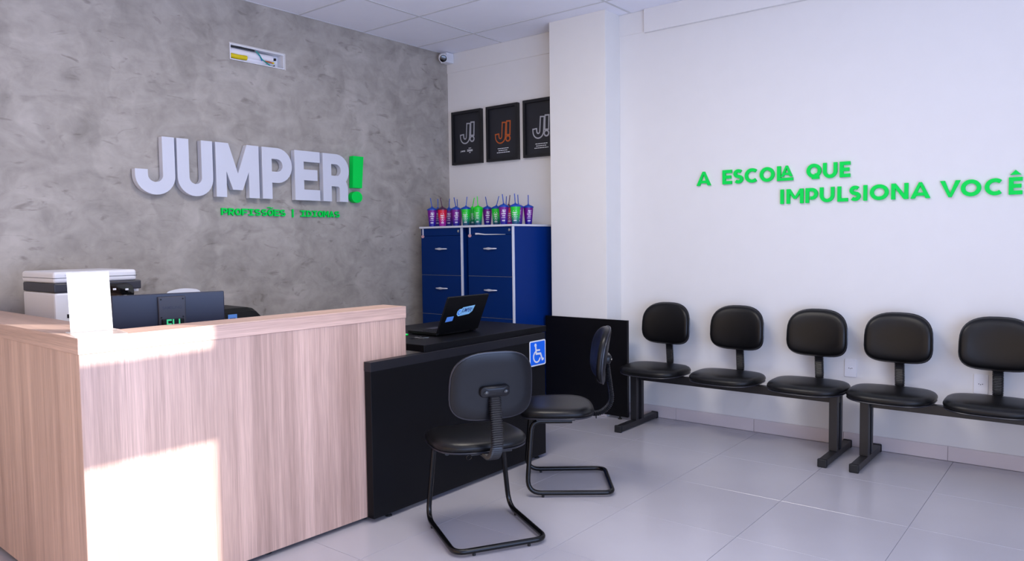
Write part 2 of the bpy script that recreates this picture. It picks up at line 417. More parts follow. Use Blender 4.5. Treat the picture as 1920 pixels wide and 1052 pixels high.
# left wall with a wide window opening, glazed shopfront behind the camera
mb = MB()
def wall_grid_y(mb, ysn, zsn, holes, x0, x1):
    for i in range(len(ysn)-1):
        for j in range(len(zsn)-1):
            if (i, j) in holes: continue
            mb.box(x0, x1, ysn[i], ysn[i+1], zsn[j], zsn[j+1])
wall_grid_y(mb, [YF_-0.15, -5.4, -0.6, 0.15], [0, 0.25, 2.85, H+0.1], {(1, 1)}, XL-0.15, XL)
struct(welded(mb, 'wall_left', 'white_wall'), 'white wall with a wide window left of the camera')
mb = MB()
wall_grid(mb, [XL, -7.3, -1.14, 0.0], [0, 0.02, 2.12, 2.45, 2.99, H+0.1], {(1, 1), (1, 3)}, YF_-0.15, YF_)
struct(welded(mb, 'wall_front', 'white_wall'), 'shopfront wall with glazed openings behind the camera')
w1 = struct(MB().box(-7.3, -1.14, YF_-0.10, YF_-0.06, 2.115, 2.12).build('window_1', 'aluminium'), 'aluminium shopfront frame')
for x in (-7.28, -5.26, -2.74):
    MB().box(x-0.02, x+0.02, YF_-0.10, YF_-0.05, 0.02, 2.12).build('mullion', 'aluminium', w1)
    MB().box(x-0.02, x+0.02, YF_-0.10, YF_-0.05, 2.45, 2.99).build('mullion', 'aluminium', w1)
w2 = struct(MB().box(XL-0.10, XL-0.06, -5.4, -0.6, 0.25, 0.29).build('window_2', 'aluminium'), 'aluminium frame of the side window')
for y in (-5.38, -3.8, -2.2, -0.62): MB().box(XL-0.10, XL-0.05, y-0.02, y+0.02, 0.29, 2.85).build('mullion', 'aluminium', w2)
# ceiling of lay-in panels on a visible grid
ce = struct(MB().box(XL-0.2, 0.15, YF_-0.2, 0.15, H+0.02, H+0.14).build('ceiling', 'ceiling_panel'), 'slab above the lay-in ceiling panels')
cx = [-0.379-0.625*k for k in range(0, 12)]; cx = [0.0] + [x for x in cx if x > XL+0.05] + [XL]
cy = [0.0, -0.660, -1.935, -3.205, -4.475, -5.745, YF_]
cache = {}
for i in range(len(cx)-1):
    for j in range(len(cy)-1):
        a, b = cx[i]-cx[i+1], cy[j]-cy[j+1]; key = (round(a, 4), round(b, 4))
        if key not in cache:
            o = MB().box(-a/2+0.002, a/2-0.002, -b/2+0.002, b/2-0.002, 0.0, 0.012).build('ceiling_panel', 'ceiling_panel', ce); cache[key] = o.data
        else: o = link('ceiling_panel', cache[key], ce)
        o.location = ((cx[i]+cx[i+1])/2, (cy[j]+cy[j+1])/2, H)
for x in cx[1:-1]: MB().box(x-0.009, x+0.009, YF_, 0.0, H-0.003, H-0.0002).build('grid_rail', 'ceiling_rail', ce)
for yy in cy[1:-1]: MB().box(XL, 0.0, yy-0.009, yy+0.009, H-0.0035, H-0.0002).build('grid_rail', 'ceiling_rail', ce)
MB().box(XL, 0, -0.012, 0.0, H-0.004, H-0.0002).build('grid_rail', 'ceiling_rail', ce)
MB().box(-0.012, 0, YF_, 0.0, H-0.004, H-0.0002).build('grid_rail', 'ceiling_rail', ce)
# two LED panels set in the ceiling out of the picture
for lx, ly, where, watt in ((-2.5665, -2.57, 'above the visitor chairs', 68), (-3.1915, -5.11, 'by the shopfront', 30)):
    t = thing('ceiling_lamp', 'rectangular white LED ceiling panel %s' % where, 'lamp', (lx, ly, H-0.016), 0, 'ceiling LED panels')
    MB().box(-0.30, 0.30, -0.60, 0.60, 0, 0.014).build('lamp_frame', 'plastic_white', t)
    MB().box(-0.28, 0.28, -0.58, 0.58, -0.002, 0.001).build('diffuser', 'lamp_diffuser', t)
    light('lamp_light', 'AREA', (lx, ly, H-0.03), (0, 0, -1), watt, (1.0, 0.93, 0.83), 0.56, 1.16).parent = None

# ------------------------------------------------------------------ reception counter
CA = -0.030
rc = thing('reception_counter', 'wood laminate L-shaped reception counter with a sunlit front', 'counter', (-4.040, -1.985, 0), CA)
LF = 1.545; LW = 1.93; DEP = 0.18; ZC = 1.0385
MB().box(0.004, LF-0.003, 0.003, 0.030, 0.020, ZC-0.060).build('front_panel', 'wood_vertical', rc, bevel=0.001, seg=1)
MB().box(0.003, 0.030, 0.004, LW, 0.020, ZC-0.060).build('side_panel', 'wood_vertical', rc, bevel=0.001, seg=1)
MB().box(LF-0.030, LF-0.003, 0.030, DEP, 0.020, ZC-0.060).build('end_panel', 'wood_vertical', rc, bevel=0.001, seg=1)
MB().box(0.030, LF-0.030, DEP-0.022, DEP-0.002, 0.020, ZC-0.060).build('inner_panel', 'wood_vertical', rc)
MB().box(0.215-0.022, 0.215, DEP, LW, 0.020, ZC-0.060).build('inner_panel', 'wood_vertical', rc)
FZ = ((0, 0, 0), (1, 0, 0), (0, 1, 0), (0, 0, 1))
MB().prism([(0, 0), (LF, 0), (LF, DEP), (0.22, DEP)], FZ, ZC-0.060, ZC).build('front_ledge', 'wood_along', rc, bevel=0.0012, seg=1)
MB().prism([(0, 0.0004), (0.2196, DEP+0.0002), (0.22, LW), (0, LW)], FZ, ZC-0.060, ZC).build('side_ledge', 'wood_wing', rc, bevel=0.0012, seg=1)
for fx, fy in ((0.10, 0.05), (0.75, 0.05), (1.28, 0.05), (0.05, 0.9), (0.05, 1.8), (1.50, 0.12)):
    MB().lathe([(0.018, 0.0), (0.018, 0.006), (0.008, 0.009), (0.008, 0.022)], 12, (fx, fy, 0)).build('foot', 'rubber', rc)

# ------------------------------------------------------------------ black service desk
DX0, DX1, DYF = -2.775, -1.353, -2.073
bd = thing('service_desk', 'black laminate desk with a long front panel beside the wooden counter', 'desk', (0, 0, 0))
MB().box(DX0, DX1, DYF, DYF+0.046, 0.020, 0.787).build('front_panel', 'black_board', bd, bevel=0.0015, seg=1)
MB().box(DX0-0.001, DX1+0.001, DYF-0.0015, DYF+0.0465, 0.742, 0.7885).build('panel_rail', 'black_edge', bd, bevel=0.001, seg=1)
MB().box(-2.395, -1.312, -2.055, -1.275, 0.7892, 0.826).build('desktop', 'black_board', bd, bevel=0.0015, seg=1)
MB().box(-1.375, -1.352, -2.02, -1.30, 0.020, 0.7892).build('leg_panel', 'black_board', bd, bevel=0.0015, seg=1)
MB().box(-2.385, -2.362, -1.80, -1.30, 0.020, 0.7892).build('leg_panel', 'black_board', bd, bevel=0.0015, seg=1)
MB().box(-2.488, -2.386, DYF+0.047, -1.32, 0.700, 0.722).build('filler_board', 'black_board', bd)  # black filler board added to darken the gap beside the counter
for fx, fy in ((-2.66, -2.05), (-1.42, -2.05), (-1.365, -1.4), (-2.374, -1.4)):
    MB().lathe([(0.017, 0.0), (0.017, 0.006), (0.008, 0.009), (0.008, 0.022)], 12, (fx, fy, 0)).build('foot', 'rubber', bd)
# accessibility plate on the panel
fr = XF(DYF-0.0018)
ap = thing('accessibility_sign', 'blue wheelchair symbol plate on the black desk panel', 'sign', (-1.434, DYF, 0.668))
def roundrect(x0, x1, z0, z1, rr, n=5):
    return arc(x1-rr, z1-rr, rr, 0, 90, n)+arc(x0+rr, z1-rr, rr, 90, 180, n)+arc(x0+rr, z0+rr, rr, 180, 270, n)+arc(x1-rr, z0+rr, rr, 270, 360, n)
F0 = ((0, -0.0018, 0), (1, 0, 0), (0, 0, 1), (0, -1, 0))
MB().prism(roundrect(-0.083, 0.083, -0.079, 0.079, 0.012), F0, 0, 0.0015).build('border', 'print_white', ap)
MB().prism(roundrect(-0.075, 0.075, -0.071, 0.071, 0.008), F0, 0.0015, 0.0022).build('plate', 'sticker_blue', ap)
mb = MB()
mb.prism(arc(-0.023, 0.050, 0.0115, 0, 330, 11), F0, 0.0022, 0.003)
mb.stroke([(-0.021, 0.040), (-0.016, -0.004), (0.028, -0.006), (0.046, -0.046), (0.060, -0.040)], 0.0125, F0, 0.0022, 0.0031)
mb.stroke([(-0.018, 0.018), (0.022, 0.016)], 0.010, F0, 0.0022, 0.0032)
mb.stroke(arc(-0.010, -0.022, 0.034, 112, 345, 16), 0.010, F0, 0.0022, 0.0030)
mb.build('wheelchair_symbol', 'print_white', ap)

# second black board standing before the column
bp_ = thing('black_partition_panel', 'square black panel standing in front of the white column', 'panel', (-0.238, -1.64, 0))
MB().box(-0.0, 0.0235, -0.382, 0.375, 0.022, 0.757).build('board', 'black_board', bp_, bevel=0.0012, seg=1)
for yy in (-0.31, 0.30): MB().lathe([(0.015, 0.0), (0.015, 0.006), (0.007, 0.009), (0.007, 0.024)], 12, (0.0118, yy, 0)).build('foot', 'rubber', bp_)
# thin edge band visible on its near edge
MB().box(-0.0008, 0.0243, -0.3832, -0.3818, 0.022, 0.757).build('edge_band', 'black_edge', bp_)

# ------------------------------------------------------------------ filing cabinets
CW, CH = 0.467, 1.480
def cabinet(yr, label):
    """yr = y of the right hand side; faces -x; origin at the base"""
    t = thing('filing_cabinet', label, 'cabinet', (-0.30, yr+CW/2, 0), 0, 'blue filing cabinets under the posters')
    h = CW/2
    MB().box(-0.285, 0.29, -h, h, 0.03, CH).build('body', 'cabinet_side', t, bevel=0.001, seg=1)
    MB().box(-0.27, 0.27, -h+0.02, h-0.02, 0.0, 0.03).build('plinth', 'cabinet_dark', t)
    MB().box(-0.303, -0.285, -h+0.012, h, 1.418, CH-0.002).build('header_rail', 'cabinet_blue', t, bevel=0.001, seg=1)
    MB().box(-0.304, -0.285, -h, -h+0.011, 0.03, CH).build('edge_strip', 'light_edge', t)
    MB().box(-0.303, -0.285, -h+0.012, h, 0.032, 0.092).build('kick_rail', 'cabinet_blue', t, bevel=0.001, seg=1)
    for k in range(4):
        z1 = 1.415-0.3305*k; z0 = z1-0.3275
        d = MB().box(-0.305, -0.286, -h+0.014, h-0.001, z0, z1).build('drawer', 'cabinet_blue', t, bevel=0.0015, seg=1)
        MB().box(-0.3062, -0.300, -h+0.006, h-0.001, z0-0.0022, z0-0.0002).build('drawer_rail', 'aluminium', d)
        # bow handle
        zc = z1-0.108; n = 12; rg = []
        for i in range(n+1):
            s_ = -1+2*i/n; a = abs(s_)
            hw = 0.0035+0.0065*(1-a**2)*(0.72+0.28*math.cos(a*PI*2)); dp = 0.020*(1-a**4)
            rg.append([(-0.305-dp+0.004*math.cos(q), s_*0.068, zc+hw*math.sin(q)) for q in [2*PI*m_/8 for m_ in range(8)]])
        MB().rings(rg).build('handle', 'handle_silver', d, smooth=True)
    MB().rings([[(-0.303-dd, -h+0.034+rr*math.cos(q), 1.452+rr*math.sin(q)) for q in [2*PI*m_/12 for m_ in range(12)]] for rr, dd in ((0.011, 0.0), (0.011, 0.004), (0.007, 0.005))]).build('lock', 'chrome', t, smooth=True)
    kt = MB().box(-0.3065, -0.3035, h-0.030, h-0.018, 1.423, 1.478).build('key_strap', 'light_edge', t)
    MB().rings([[(-0.306-dd, h-0.024+0.017*math.cos(q), 1.412+0.013*math.sin(q)) for q in [2*PI*m_/12 for m_ in range(12)]] for dd in (0.0, 0.004)]).build('key_tag', 'tag_pink', kt)
    return t
cabinet(-0.694, 'blue filing cabinet in the corner by the cement wall')
c2 = cabinet(-1.231, 'blue filing cabinet next to the white column')
mb = MB(); F2 = YF(-0.3055)
mb.prism([(-0.150, 1.434), (-0.118, 1.433), (-0.05, 1.424), (0.16, 1.419), (0.16, 1.4165), (-0.05, 1.416), (-0.118, 1.421), (-0.150, 1.420)], F2, 0.0, 0.003)
mb.build('peeled_edging', 'light_edge', c2)
tb = MB().box(-0.612, -0.012, -1.236, -0.212, CH, CH+0.016).build('cabinet_top_board', 'light_edge', bevel=0.0015, seg=1)
tag(tb, 'thin light grey board lying across both filing cabinets', 'board')

# ------------------------------------------------------------------ cups with lids and straws
def cup(kind, lid, straw, x, y, label, tilt, prt=0, sc=1.0):
    t = thing('straw_cup', label, 'cup', (x, y, CH+0.016), math.radians(218.6-180+random.uniform(-12, 12)), 'printed cups on the filing cabinets')
    t.scale = (sc, sc, sc)
    MB().lathe([(0.0265, 0.0), (0.028, 0.001), (0.0405, 0.138), (0.0405, 0.142), (0.037, 0.142)], 24).build('cup_body', kind, t, smooth=True)
    l = MB().lathe([(0.0425, 0.139), (0.0435, 0.141), (0.0430, 0.147), (0.0385, 0.151), (0.022, 0.160), (0.009, 0.164), (0.007, 0.170), (0.004, 0.171)], 24).build('lid', lid, t, smooth=True)
    MB().tube([(0, 0, 0.160), (tilt[0]*0.5, tilt[1]*0.5, 0.20), (tilt[0], tilt[1], 0.243)], 0.0036, 8).build('straw', straw, t, smooth=True)
    mb = MB()
    def patch(a0, a1, z0, z1):
        n = 3; vs = []
        for i in range(n+1):
            a = PI + math.radians(a0+(a1-a0)*i/n)
            for z in (z0, z1):
                rr = 0.028+(0.0405-0.028)*(z/0.138)+0.0004; vs.append((rr*math.cos(a), rr*math.sin(a), z))
        mb.add(vs, [(2*i, 2*i+2, 2*i+3, 2*i+1) for i in range(n)])
    rs = random.Random(prt)
    if prt == 0:   # block of lettering lines
        patch(12, 38, 0.112, 0.116); patch(-8, 14, 0.110, 0.117); patch(4, 20, 0.096, 0.106); patch(-14, 0, 0.099, 0.103); patch(24, 36, 0.099, 0.103)
        patch(-22, 36, 0.083, 0.089); patch(-12, 28, 0.067, 0.073); patch(-24, 32, 0.053, 0.056)
        for q in range(5): patch(-16+q*9, -10+q*9, 0.027, 0.037)
    elif prt == 1:   # round doodle with a word in the middle
        for q in range(12):
            aa = 2*PI*q/12
            if q in (3,): continue
            patch(30*math.cos(aa)-4, 30*math.cos(aa)+4, 0.078+0.033*math.sin(aa)-0.0025, 0.078+0.033*math.sin(aa)+0.0025)
        for q in range(4): patch(-20+q*10, -13+q*10, 0.086, 0.096)
        for q in range(4): patch(-18+q*9, -12+q*9, 0.070, 0.080)
        patch(-8, 8, 0.056, 0.063)
        for q in range(5): patch(-20+q*9, -14+q*9, 0.026, 0.036)
    else:   # framed text panel
        patch(-34, -32, 0.050, 0.115); patch(-34, -26, 0.112, 0.115); patch(-34, -22, 0.050, 0.053)
        for q in range(5): patch(-16, 20-(q % 2)*8, 0.104-q*0.011, 0.108-q*0.011)
        for q in range(4): patch(-14+q*9, -8+q*9, 0.027, 0.037)
    mb.build('print', 'print_white', t)
    return t
PB, GB, RB = 'cup_purple_body', 'cup_green_body', 'cup_red_body'
CUPS = [  # body, lid, straw, x, y, tilt, print, label
 (PB, 'cup_blue', 'cup_blue', -0.560, -0.320, (-0.004, 0.012), 0, 'purple cup with blue lid, leftmost on the cabinets'),
 (PB, 'cup_blue', 'cup_blue', -0.430, -0.264, (-0.002, 0.0), 0, 'purple cup behind the leftmost purple cup and the red cup'),
 (RB, 'cup_plum', 'cup_plum', -0.520, -0.402, (-0.004, 0.015), 1, 'red and pink cup with plum lid at the front'),
 (PB, 'cup_blue', 'cup_blue', -0.370, -0.339, (0.0, -0.006), 0, 'purple cup half hidden right behind the front red cup'),
 (PB, 'cup_blue', 'cup_blue', -0.470, -0.514, (-0.002, 0.016), 0, 'purple cup between the front red cup and a green cup'),
 (PB, 'cup_blue', 'cup_blue', -0.260, -0.339, (0.0, 0.004), 0, 'purple cup hidden behind another, only its straw end shows'),
 (GB, 'cup_blue', 'cup_blue', -0.460, -0.618, (0.002, -0.010), 1, 'green cup with blue lid above the gap between the cabinets'),
 (GB, 'cup_green', 'cup_green', -0.330, -0.574, (0.004, -0.018), 2, 'green cup with green lid, half hidden behind its twin'),
 (GB, 'cup_green', 'cup_green', -0.440, -0.734, (0.0, 0.005), 2, 'green cup with green lid and straw at the front'),
 (PB, 'cup_blue', 'cup_blue', -0.330, -0.742, (-0.002, 0.014), 0, 'purple cup standing alone right of the green lidded cups'),
 (GB, 'cup_blue', 'cup_blue', -0.330, -0.841, (0.004, -0.022), 1, 'green cup with blue lid tucked behind a tall purple cup'),
 (PB, 'cup_blue', 'cup_blue', -0.500, -1.058, (0.0, 0.010), 0, 'tall looking purple cup at the front edge near the green cup'),
 (PB, 'cup_blue', 'cup_blue', -0.250, -0.880, (0.0, -0.004), 0, 'purple cup at the back, straw showing over a front purple cup'),
 (RB, 'cup_plum', 'cup_plum', -0.360, -0.997, (0.003, -0.012), 1, 'red cup with plum straw squeezed between purple and green'),
 (GB, 'cup_blue', 'cup_blue', -0.480, -1.161, (0.0, 0.006), 1, 'green cup with blue lid at the front right edge'),
 (PB, 'cup_blue', 'cup_blue', -0.350, -1.089, (0.0, 0.004), 0, 'purple cup right behind the front right green cup'),
 (PB, 'cup_blue', 'cup_blue', -0.250, -1.114, (0.0, 0.0), 0, 'purple cup with blue lid, rightmost by the column'),
]
for (b_, l_, s_, x, y, tl, pr, lb) in CUPS: cup(b_, l_, s_, x, y, lb, tl, pr)

# ------------------------------------------------------------------ framed posters
def poster(y0, y1, z0, z1, foil, label, kind):
    cy_, cz_ = (y0+y1)/2, (z0+z1)/2; hw, hh = abs(y1-y0)/2, (z1-z0)/2
    t = thing('framed_poster', label, 'picture frame', (0, cy_, cz_), 0, 'framed posters above the cabinets')
    F = YF(0)
    fm = MB(); b_ = 0.024
    fm.stroke([(-hw+b_/2, -hh+b_/2), (hw-b_/2, -hh+b_/2), (hw-b_/2, hh-b_/2), (-hw+b_/2, hh-b_/2)], b_, F, 0.001, 0.038, closed=True)
    fm.build('frame', 'frame_black', t)
    MB().prism([(-hw+b_, -hh+b_), (hw-b_, -hh+b_), (hw-b_, hh-b_), (-hw+b_, hh-b_)], F, 0.004, 0.014).build('poster', 'poster_black', t)
    e = MB(); ei = MB(); ox = 0.014; oz = 0.018 if kind == 0 else -0.016
    jx = ox-0.004
    jp = [(jx+0.004, oz+0.112), (jx-0.004, oz-0.010)] + [(jx-0.040+0.036*math.cos(math.radians(a)), oz-0.010+0.040*math.sin(math.radians(a))) for a in range(-15, -181, -15)] + [(jx-0.078, oz+0.016)]
    bar = [(ox+0.048, oz+0.108), (ox+0.044, oz+0.002)]
    e.stroke(jp, 0.050, F, 0.014, 0.0155); e.stroke([(bar[0][0]+0.001, bar[0][1]+0.012), (bar[1][0]-0.001, bar[1][1]-0.012)], 0.050, F, 0.014, 0.0157)
    e.prism(arc(ox+0.041, oz-0.035, 0.029, 0, 345, 18), F, 0.014, 0.0153)
    e.build('emblem', foil, t)
    ei.stroke([(jp[0][0]-0.0005, jp[0][1]-0.011)]+jp[1:-1]+[(jp[-1][0], jp[-1][1]-0.011)], 0.028, F, 0.0157, 0.0164); ei.stroke(bar, 0.027, F, 0.0157, 0.0162)
    ei.prism(arc(ox+0.041, oz-0.035, 0.016, 0, 345, 14), F, 0.0157, 0.0166); ei.build('emblem_fill', 'poster_black', t)
    c = MB()
    if kind == 0:
        add_text(c, 'JUMPER', 0.013, F, -0.090, -0.126, 0.0146, width=0.058, bold=0.02, slant=0.2)
        for q, (wd, zz) in enumerate(((0.030, -0.100), (0.066, -0.116), (0.066, -0.126), (0.018, -0.140))):
            c.prism([(0.025-wd/2, zz), (0.025+wd/2, zz), (0.025+wd/2, zz+0.005), (0.025-wd/2, zz+0.005)], F, 0.0141, 0.0146)
    else:
        rs = random.Random(kind)
        for q, wd in enumerate((0.125, 0.110, 0.145)):
            x = -wd/2
            while x < wd/2-0.008:
                l_ = rs.uniform(0.010, 0.024); zz = -0.135-q*0.0175
                c.prism([(x, zz), (min(x+l_, wd/2), zz), (min(x+l_, wd/2), zz+0.0055), (x, zz+0.0055)], F, 0.0141, 0.0146); x += l_+0.004
    c.build('caption', 'print_white', t)
poster(-0.072, -0.428, 2.070, 2.552, 'silver_foil', 'black framed poster with thin silver emblem by the corner', 0)
poster(-0.489, -0.844, 2.068, 2.552, 'copper_foil', 'black framed poster with a copper emblem', 1)
poster(-0.903, -1.258, 2.072, 2.556, 'silver_foil', 'black framed poster with bright silver emblem, cut by the column', 2)

# ------------------------------------------------------------------ lettering on the cement wall
sg = thing('logo_sign', 'large white raised letters JUMPER with green exclamation mark', 'sign', (-2.0, 0, 1.69))
FS = ((2.0, 0, -1.69), (1, 0, 0), (0, 0, 1), (0, -1, 0)); A0, A1 = 0.010, 0.056; tw = 0.081
zb, zt = 1.694, 2.067
def L(fn, name, m_='sign_white', par=sg):
    mb = MB(); fn(mb); return mb.build(name, m_, par, bevel=0.0)
def ell(cx_, cz_, rx, rz, a0, a1, n=12): return arc(cx_, cz_, rx, a0, a1, n, ry=rz)
L(lambda b: b.stroke([(-2.702, zt), (-2.702, 1.815)] + ell(-2.791, 1.815, 0.089, 0.083, -8, -172, 14) + [(-2.880, 1.815), (-2.880, 1.851)], tw, FS, A0, A1), 'letter_j')
L(lambda b: b.stroke([(-2.605, zt), (-2.605, 1.815)] + ell(-2.521, 1.815, 0.084, 0.083, 188, 352, 14) + [(-2.437, 1.815), (-2.437, zt)], tw, FS, A0, A1), 'letter_u')
L(lambda b: b.prism([(-2.374, zt), (-2.278, zt), (-2.209, 1.862), (-2.136, zt), (-2.042, zt), (-2.042, zb), (-2.124, zb), (-2.124, 1.878), (-2.175, 1.747), (-2.250, 1.747), (-2.297, 1.872), (-2.297, zb), (-2.374, zb)], FS, A0, A1), 'letter_m')
def letP(b, x0, x1, hole=None):
    b.prism([(x0, zb), (x0+0.080, zb), (x0+0.080, zt), (x0, zt)], FS, A0, A1)
    r_ = 0.087; xc = x1-0.0405-r_
    b.stroke([(x0+0.03, zt-tw/2), (xc, zt-tw/2)] + ell(xc, 1.940, r_, 0.0865, 84, -84, 14) + [(xc, 1.8535), (x0+0.03, 1.8535)], tw, FS, A0, A1-0.0004)
L(lambda b: letP(b, -2.016, -1.764), 'letter_p')
L(lambda b: b.prism([(-1.740, zb), (-1.514, zb), (-1.514, zb+0.082), (-1.659, zb+0.082), (-1.659, 1.846), (-1.535, 1.846), (-1.535, 1.928), (-1.659, 1.928), (-1.659, 1.986), (-1.510, 1.986), (-1.510, zt), (-1.740, zt)], FS, A0, A1), 'letter_e')
def letR(b):
    letP(b, -1.483, -1.229)
    b.stroke([(-1.42, 1.8555), (-1.345, 1.8555)] + ell(-1.345, 1.795, 0.063, 0.0605, 78, 8, 6) + [(-1.282, 1.79), (-1.282, zb)], 0.0825, FS, A0, A1-0.0008)
L(letR, 'letter_r')
L(lambda b: (b.prism([(-1.181, zt), (-1.075, zt), (-1.097, 1.811), (-1.192, 1.811)], FS, A0, A1), b.prism(arc(-1.150, 1.737, 0.055, 0, 345, 23, 0.046), FS, A0, A1)), 'exclamation_mark', 'sign_green')

# small stroke alphabet: glyph(mb, x0, x1, z0, z1, thickness, frame, d0, d1)
def glyph(mb, ch, x0, x1, z0, z1, t, fr, d0, d1, serif=False):
    W_, Hh = x1-x0, z1-z0; e = 0.0004
    def st(pts, k=0, w_=t, closed=False): mb.stroke([(x0+a, z0+b) for a, b in pts], w_, fr, d0, d1-k*e, closed)
    def pg(pts, k=0): mb.prism([(x0+a, z0+b) for a, b in pts], fr, d0, d1-k*e)
    h = t/2
    if ch == 'I':
        c = W_/2; st([(c, 0), (c, Hh)])
        if serif: st([(0, h), (W_, h)], 1, t*0.8); st([(0, Hh-h), (W_, Hh-h)], 2, t*0.8)
    elif ch == 'E':
        st([(h, 0), (h, Hh)]); st([(h, h), (W_, h)], 1); st([(h, Hh-h), (W_, Hh-h)], 2); st([(h, Hh/2), (W_*0.92, Hh/2)], 3)
    elif ch == 'F':
        st([(h, 0), (h, Hh)]); st([(h, Hh-h), (W_, Hh-h)], 2); st([(h, Hh*0.47), (W_*0.88, Hh*0.47)], 3)
    elif ch == 'L': st([(h, 0), (h, Hh)]); st([(h, h), (W_, h)], 1)
    elif ch == 'O': st(arc(W_/2, Hh/2, W_/2-h, 0, 350, 27, Hh/2-h), closed=True)
    elif ch == 'C': st(arc(W_*0.54, Hh/2, W_*0.54-h, 48, 312, 20, Hh/2-h))
    elif ch == 'Q': st(arc(W_/2, Hh*0.54, W_/2-h, 0, 350, 27, Hh*0.46-h), closed=True); st([(W_*0.36, Hh*0.02+h*0.6), (W_*0.86, Hh*0.02+h*0.6)], 1, t*0.8); st([(W_*0.66, Hh*0.36), (W_*0.62, Hh*0.06)], 2, t*0.8)
    elif ch == 'U': r_ = W_/2-h; st([(h, Hh), (h, r_+h)] + arc(W_/2, r_+h, r_, 190, 350, 12) + [(W_-h, r_+h), (W_-h, Hh)])
    elif ch == 'S':
        q = (Hh-t)/4; r_ = W_/2-h
        st(arc(W_/2, Hh-h-q, r_, 38, 262, 12, q) + arc(W_/2, h+q, r_, 82, -142, 12, q))
    elif ch == 'P' or ch == 'R':
        st([(h, 0), (h, Hh)]); bz = Hh*0.42 if (ch == 'R' or serif) else Hh*0.32; q = (Hh-h-bz)/2; xc = W_-h-q*0.95
        st([(h, Hh-h), (xc, Hh-h)] + arc(xc, Hh-h-q, q*0.95, 82, -82, 10, q) + [(xc, bz), (h if ch == 'R' else W_*0.40, bz)], 1)
        if ch == 'R': st([(W_*0.42, bz), (W_-h*1.1, 0)], 2)
    elif ch == 'D':
        st([(h, 0), (h, Hh)]); r_ = W_*0.55; st([(h, Hh-h), (W_-h-r_, Hh-h)] + arc(W_-h-r_, Hh/2, r_, 85, -85, 12, Hh/2-h) + [(W_-h-r_, h), (h, h)], 1)
    elif ch == 'A':
        b = t*1.12
        pg([(0, 0), (b, 0), (W_/2+t*0.35, Hh), (W_/2-t*0.35, Hh)]); pg([(W_-b, 0), (W_, 0), (W_/2+t*0.35, Hh), (W_/2-t*0.35, Hh)], 1)
        zz = Hh*0.26; pg([(W_*0.24, zz-h*0.85), (W_*0.76, zz-h*0.85), (W_*0.68, zz+h*0.85), (W_*0.32, zz+h*0.85)], 2)
    elif ch == 'V':
        b = t*1.12
        pg([(0, Hh), (b, Hh), (W_/2+t*0.35, 0), (W_/2-t*0.35, 0)]); pg([(W_-b, Hh), (W_, Hh), (W_/2+t*0.35, 0), (W_/2-t*0.35, 0)], 1)
    elif ch == 'N':
        st([(h, 0), (h, Hh)]); st([(W_-h, 0), (W_-h, Hh)], 1); pg([(0, Hh), (t*1.1, Hh), (W_, 0), (W_-t*1.1, 0)], 2)
    elif ch == 'M':
        st([(h, 0), (h, Hh)]); st([(W_-h, 0), (W_-h, Hh)], 1); v = Hh*0.32
        pg([(0, Hh), (t*1.05, Hh), (W_/2+t*0.4, v), (W_/2-t*0.4, v)], 2); pg([(W_-t*1.05, Hh), (W_, Hh), (W_/2+t*0.4, v), (W_/2-t*0.4, v)], 3)
    elif ch == '|': st([(W_/2, -Hh*0.12), (W_/2, Hh*1.12)])

s2 = thing('subtitle_sign', 'small green raised letters under the white logo on cement', 'sign', (-1.8, 0, 1.57))
FS2 = ((1.8, 0, -1.57), (1, 0, 0), (0, 0, 1), (0, -1, 0))
def word(par, fr, chars, x0, pitch, wd, z0, z1, t, d0, d1, m_, serif=True):
    for i, ch in enumerate(chars):
        if ch == ' ': continue
        mb = MB(); base = {'Õ': 'O'}.get(ch, ch)
        glyph(mb, base, x0+i*pitch, x0+i*pitch+wd, z0, z1, t, fr, d0, d1, serif)
        if ch == 'Õ':
            mb.stroke([(x0+i*pitch+wd*q, z1+0.0115+0.0032*math.sin(q*2*PI)) for q in (0.02, 0.14, 0.26, 0.38, 0.5, 0.62, 0.74, 0.86, 0.98)], 0.0065, fr, d0, d1)
        mb.build('letter', m_, par)
word(s2, FS2, 'PROFISSÕES', -2.320, 0.0524, 0.0455, 1.571, 1.620, 0.0105, 0.004, 0.018, 'sign_green')
word(s2, FS2, '|', -1.752, 0.05, 0.03, 1.571, 1.620, 0.0095, 0.004, 0.018, 'sign_green')
word(s2, FS2, 'IDIOMAS', -1.668, 0.0537, 0.0465, 1.571, 1.620, 0.0105, 0.004, 0.018, 'sign_green')

# slogan on the white wall
s3 = thing('slogan_sign', 'green raised slogan lettering across the white wall above benches', 'sign', (0, -3.4, 1.59))
FS3 = ((0, 3.4, -1.59), (0, -1, 0), (0, 0, 1), (-1, 0, 0))
r1 = [('A', -2.477, -2.586), ('E', -2.674, -2.742), ('S', -2.755, -2.824), ('C', -2.836, -2.932), ('O', -2.942, -3.043), ('L', -3.061, -3.168), ('a', -3.086, -3.165), ('Q', -3.256, -3.350), ('U', -3.361, -3.449), ('E', -3.465, -3.528)]
r2w = [('I', -3.083, -3.108), ('M', -3.126, -3.237), ('P', -3.251, -3.329), ('U', -3.342, -3.433), ('L', -3.452, -3.516), ('S', -3.526, -3.592), ('I', -3.608, -3.631), ('O', -3.647, -3.755), ('N', -3.770, -3.865), ('A', -3.877, -3.985), ('V', -4.036, -4.142), ('O', -4.144, -4.247), ('C', -4.264, -4.358), ('E', -4.381, -4.446)]
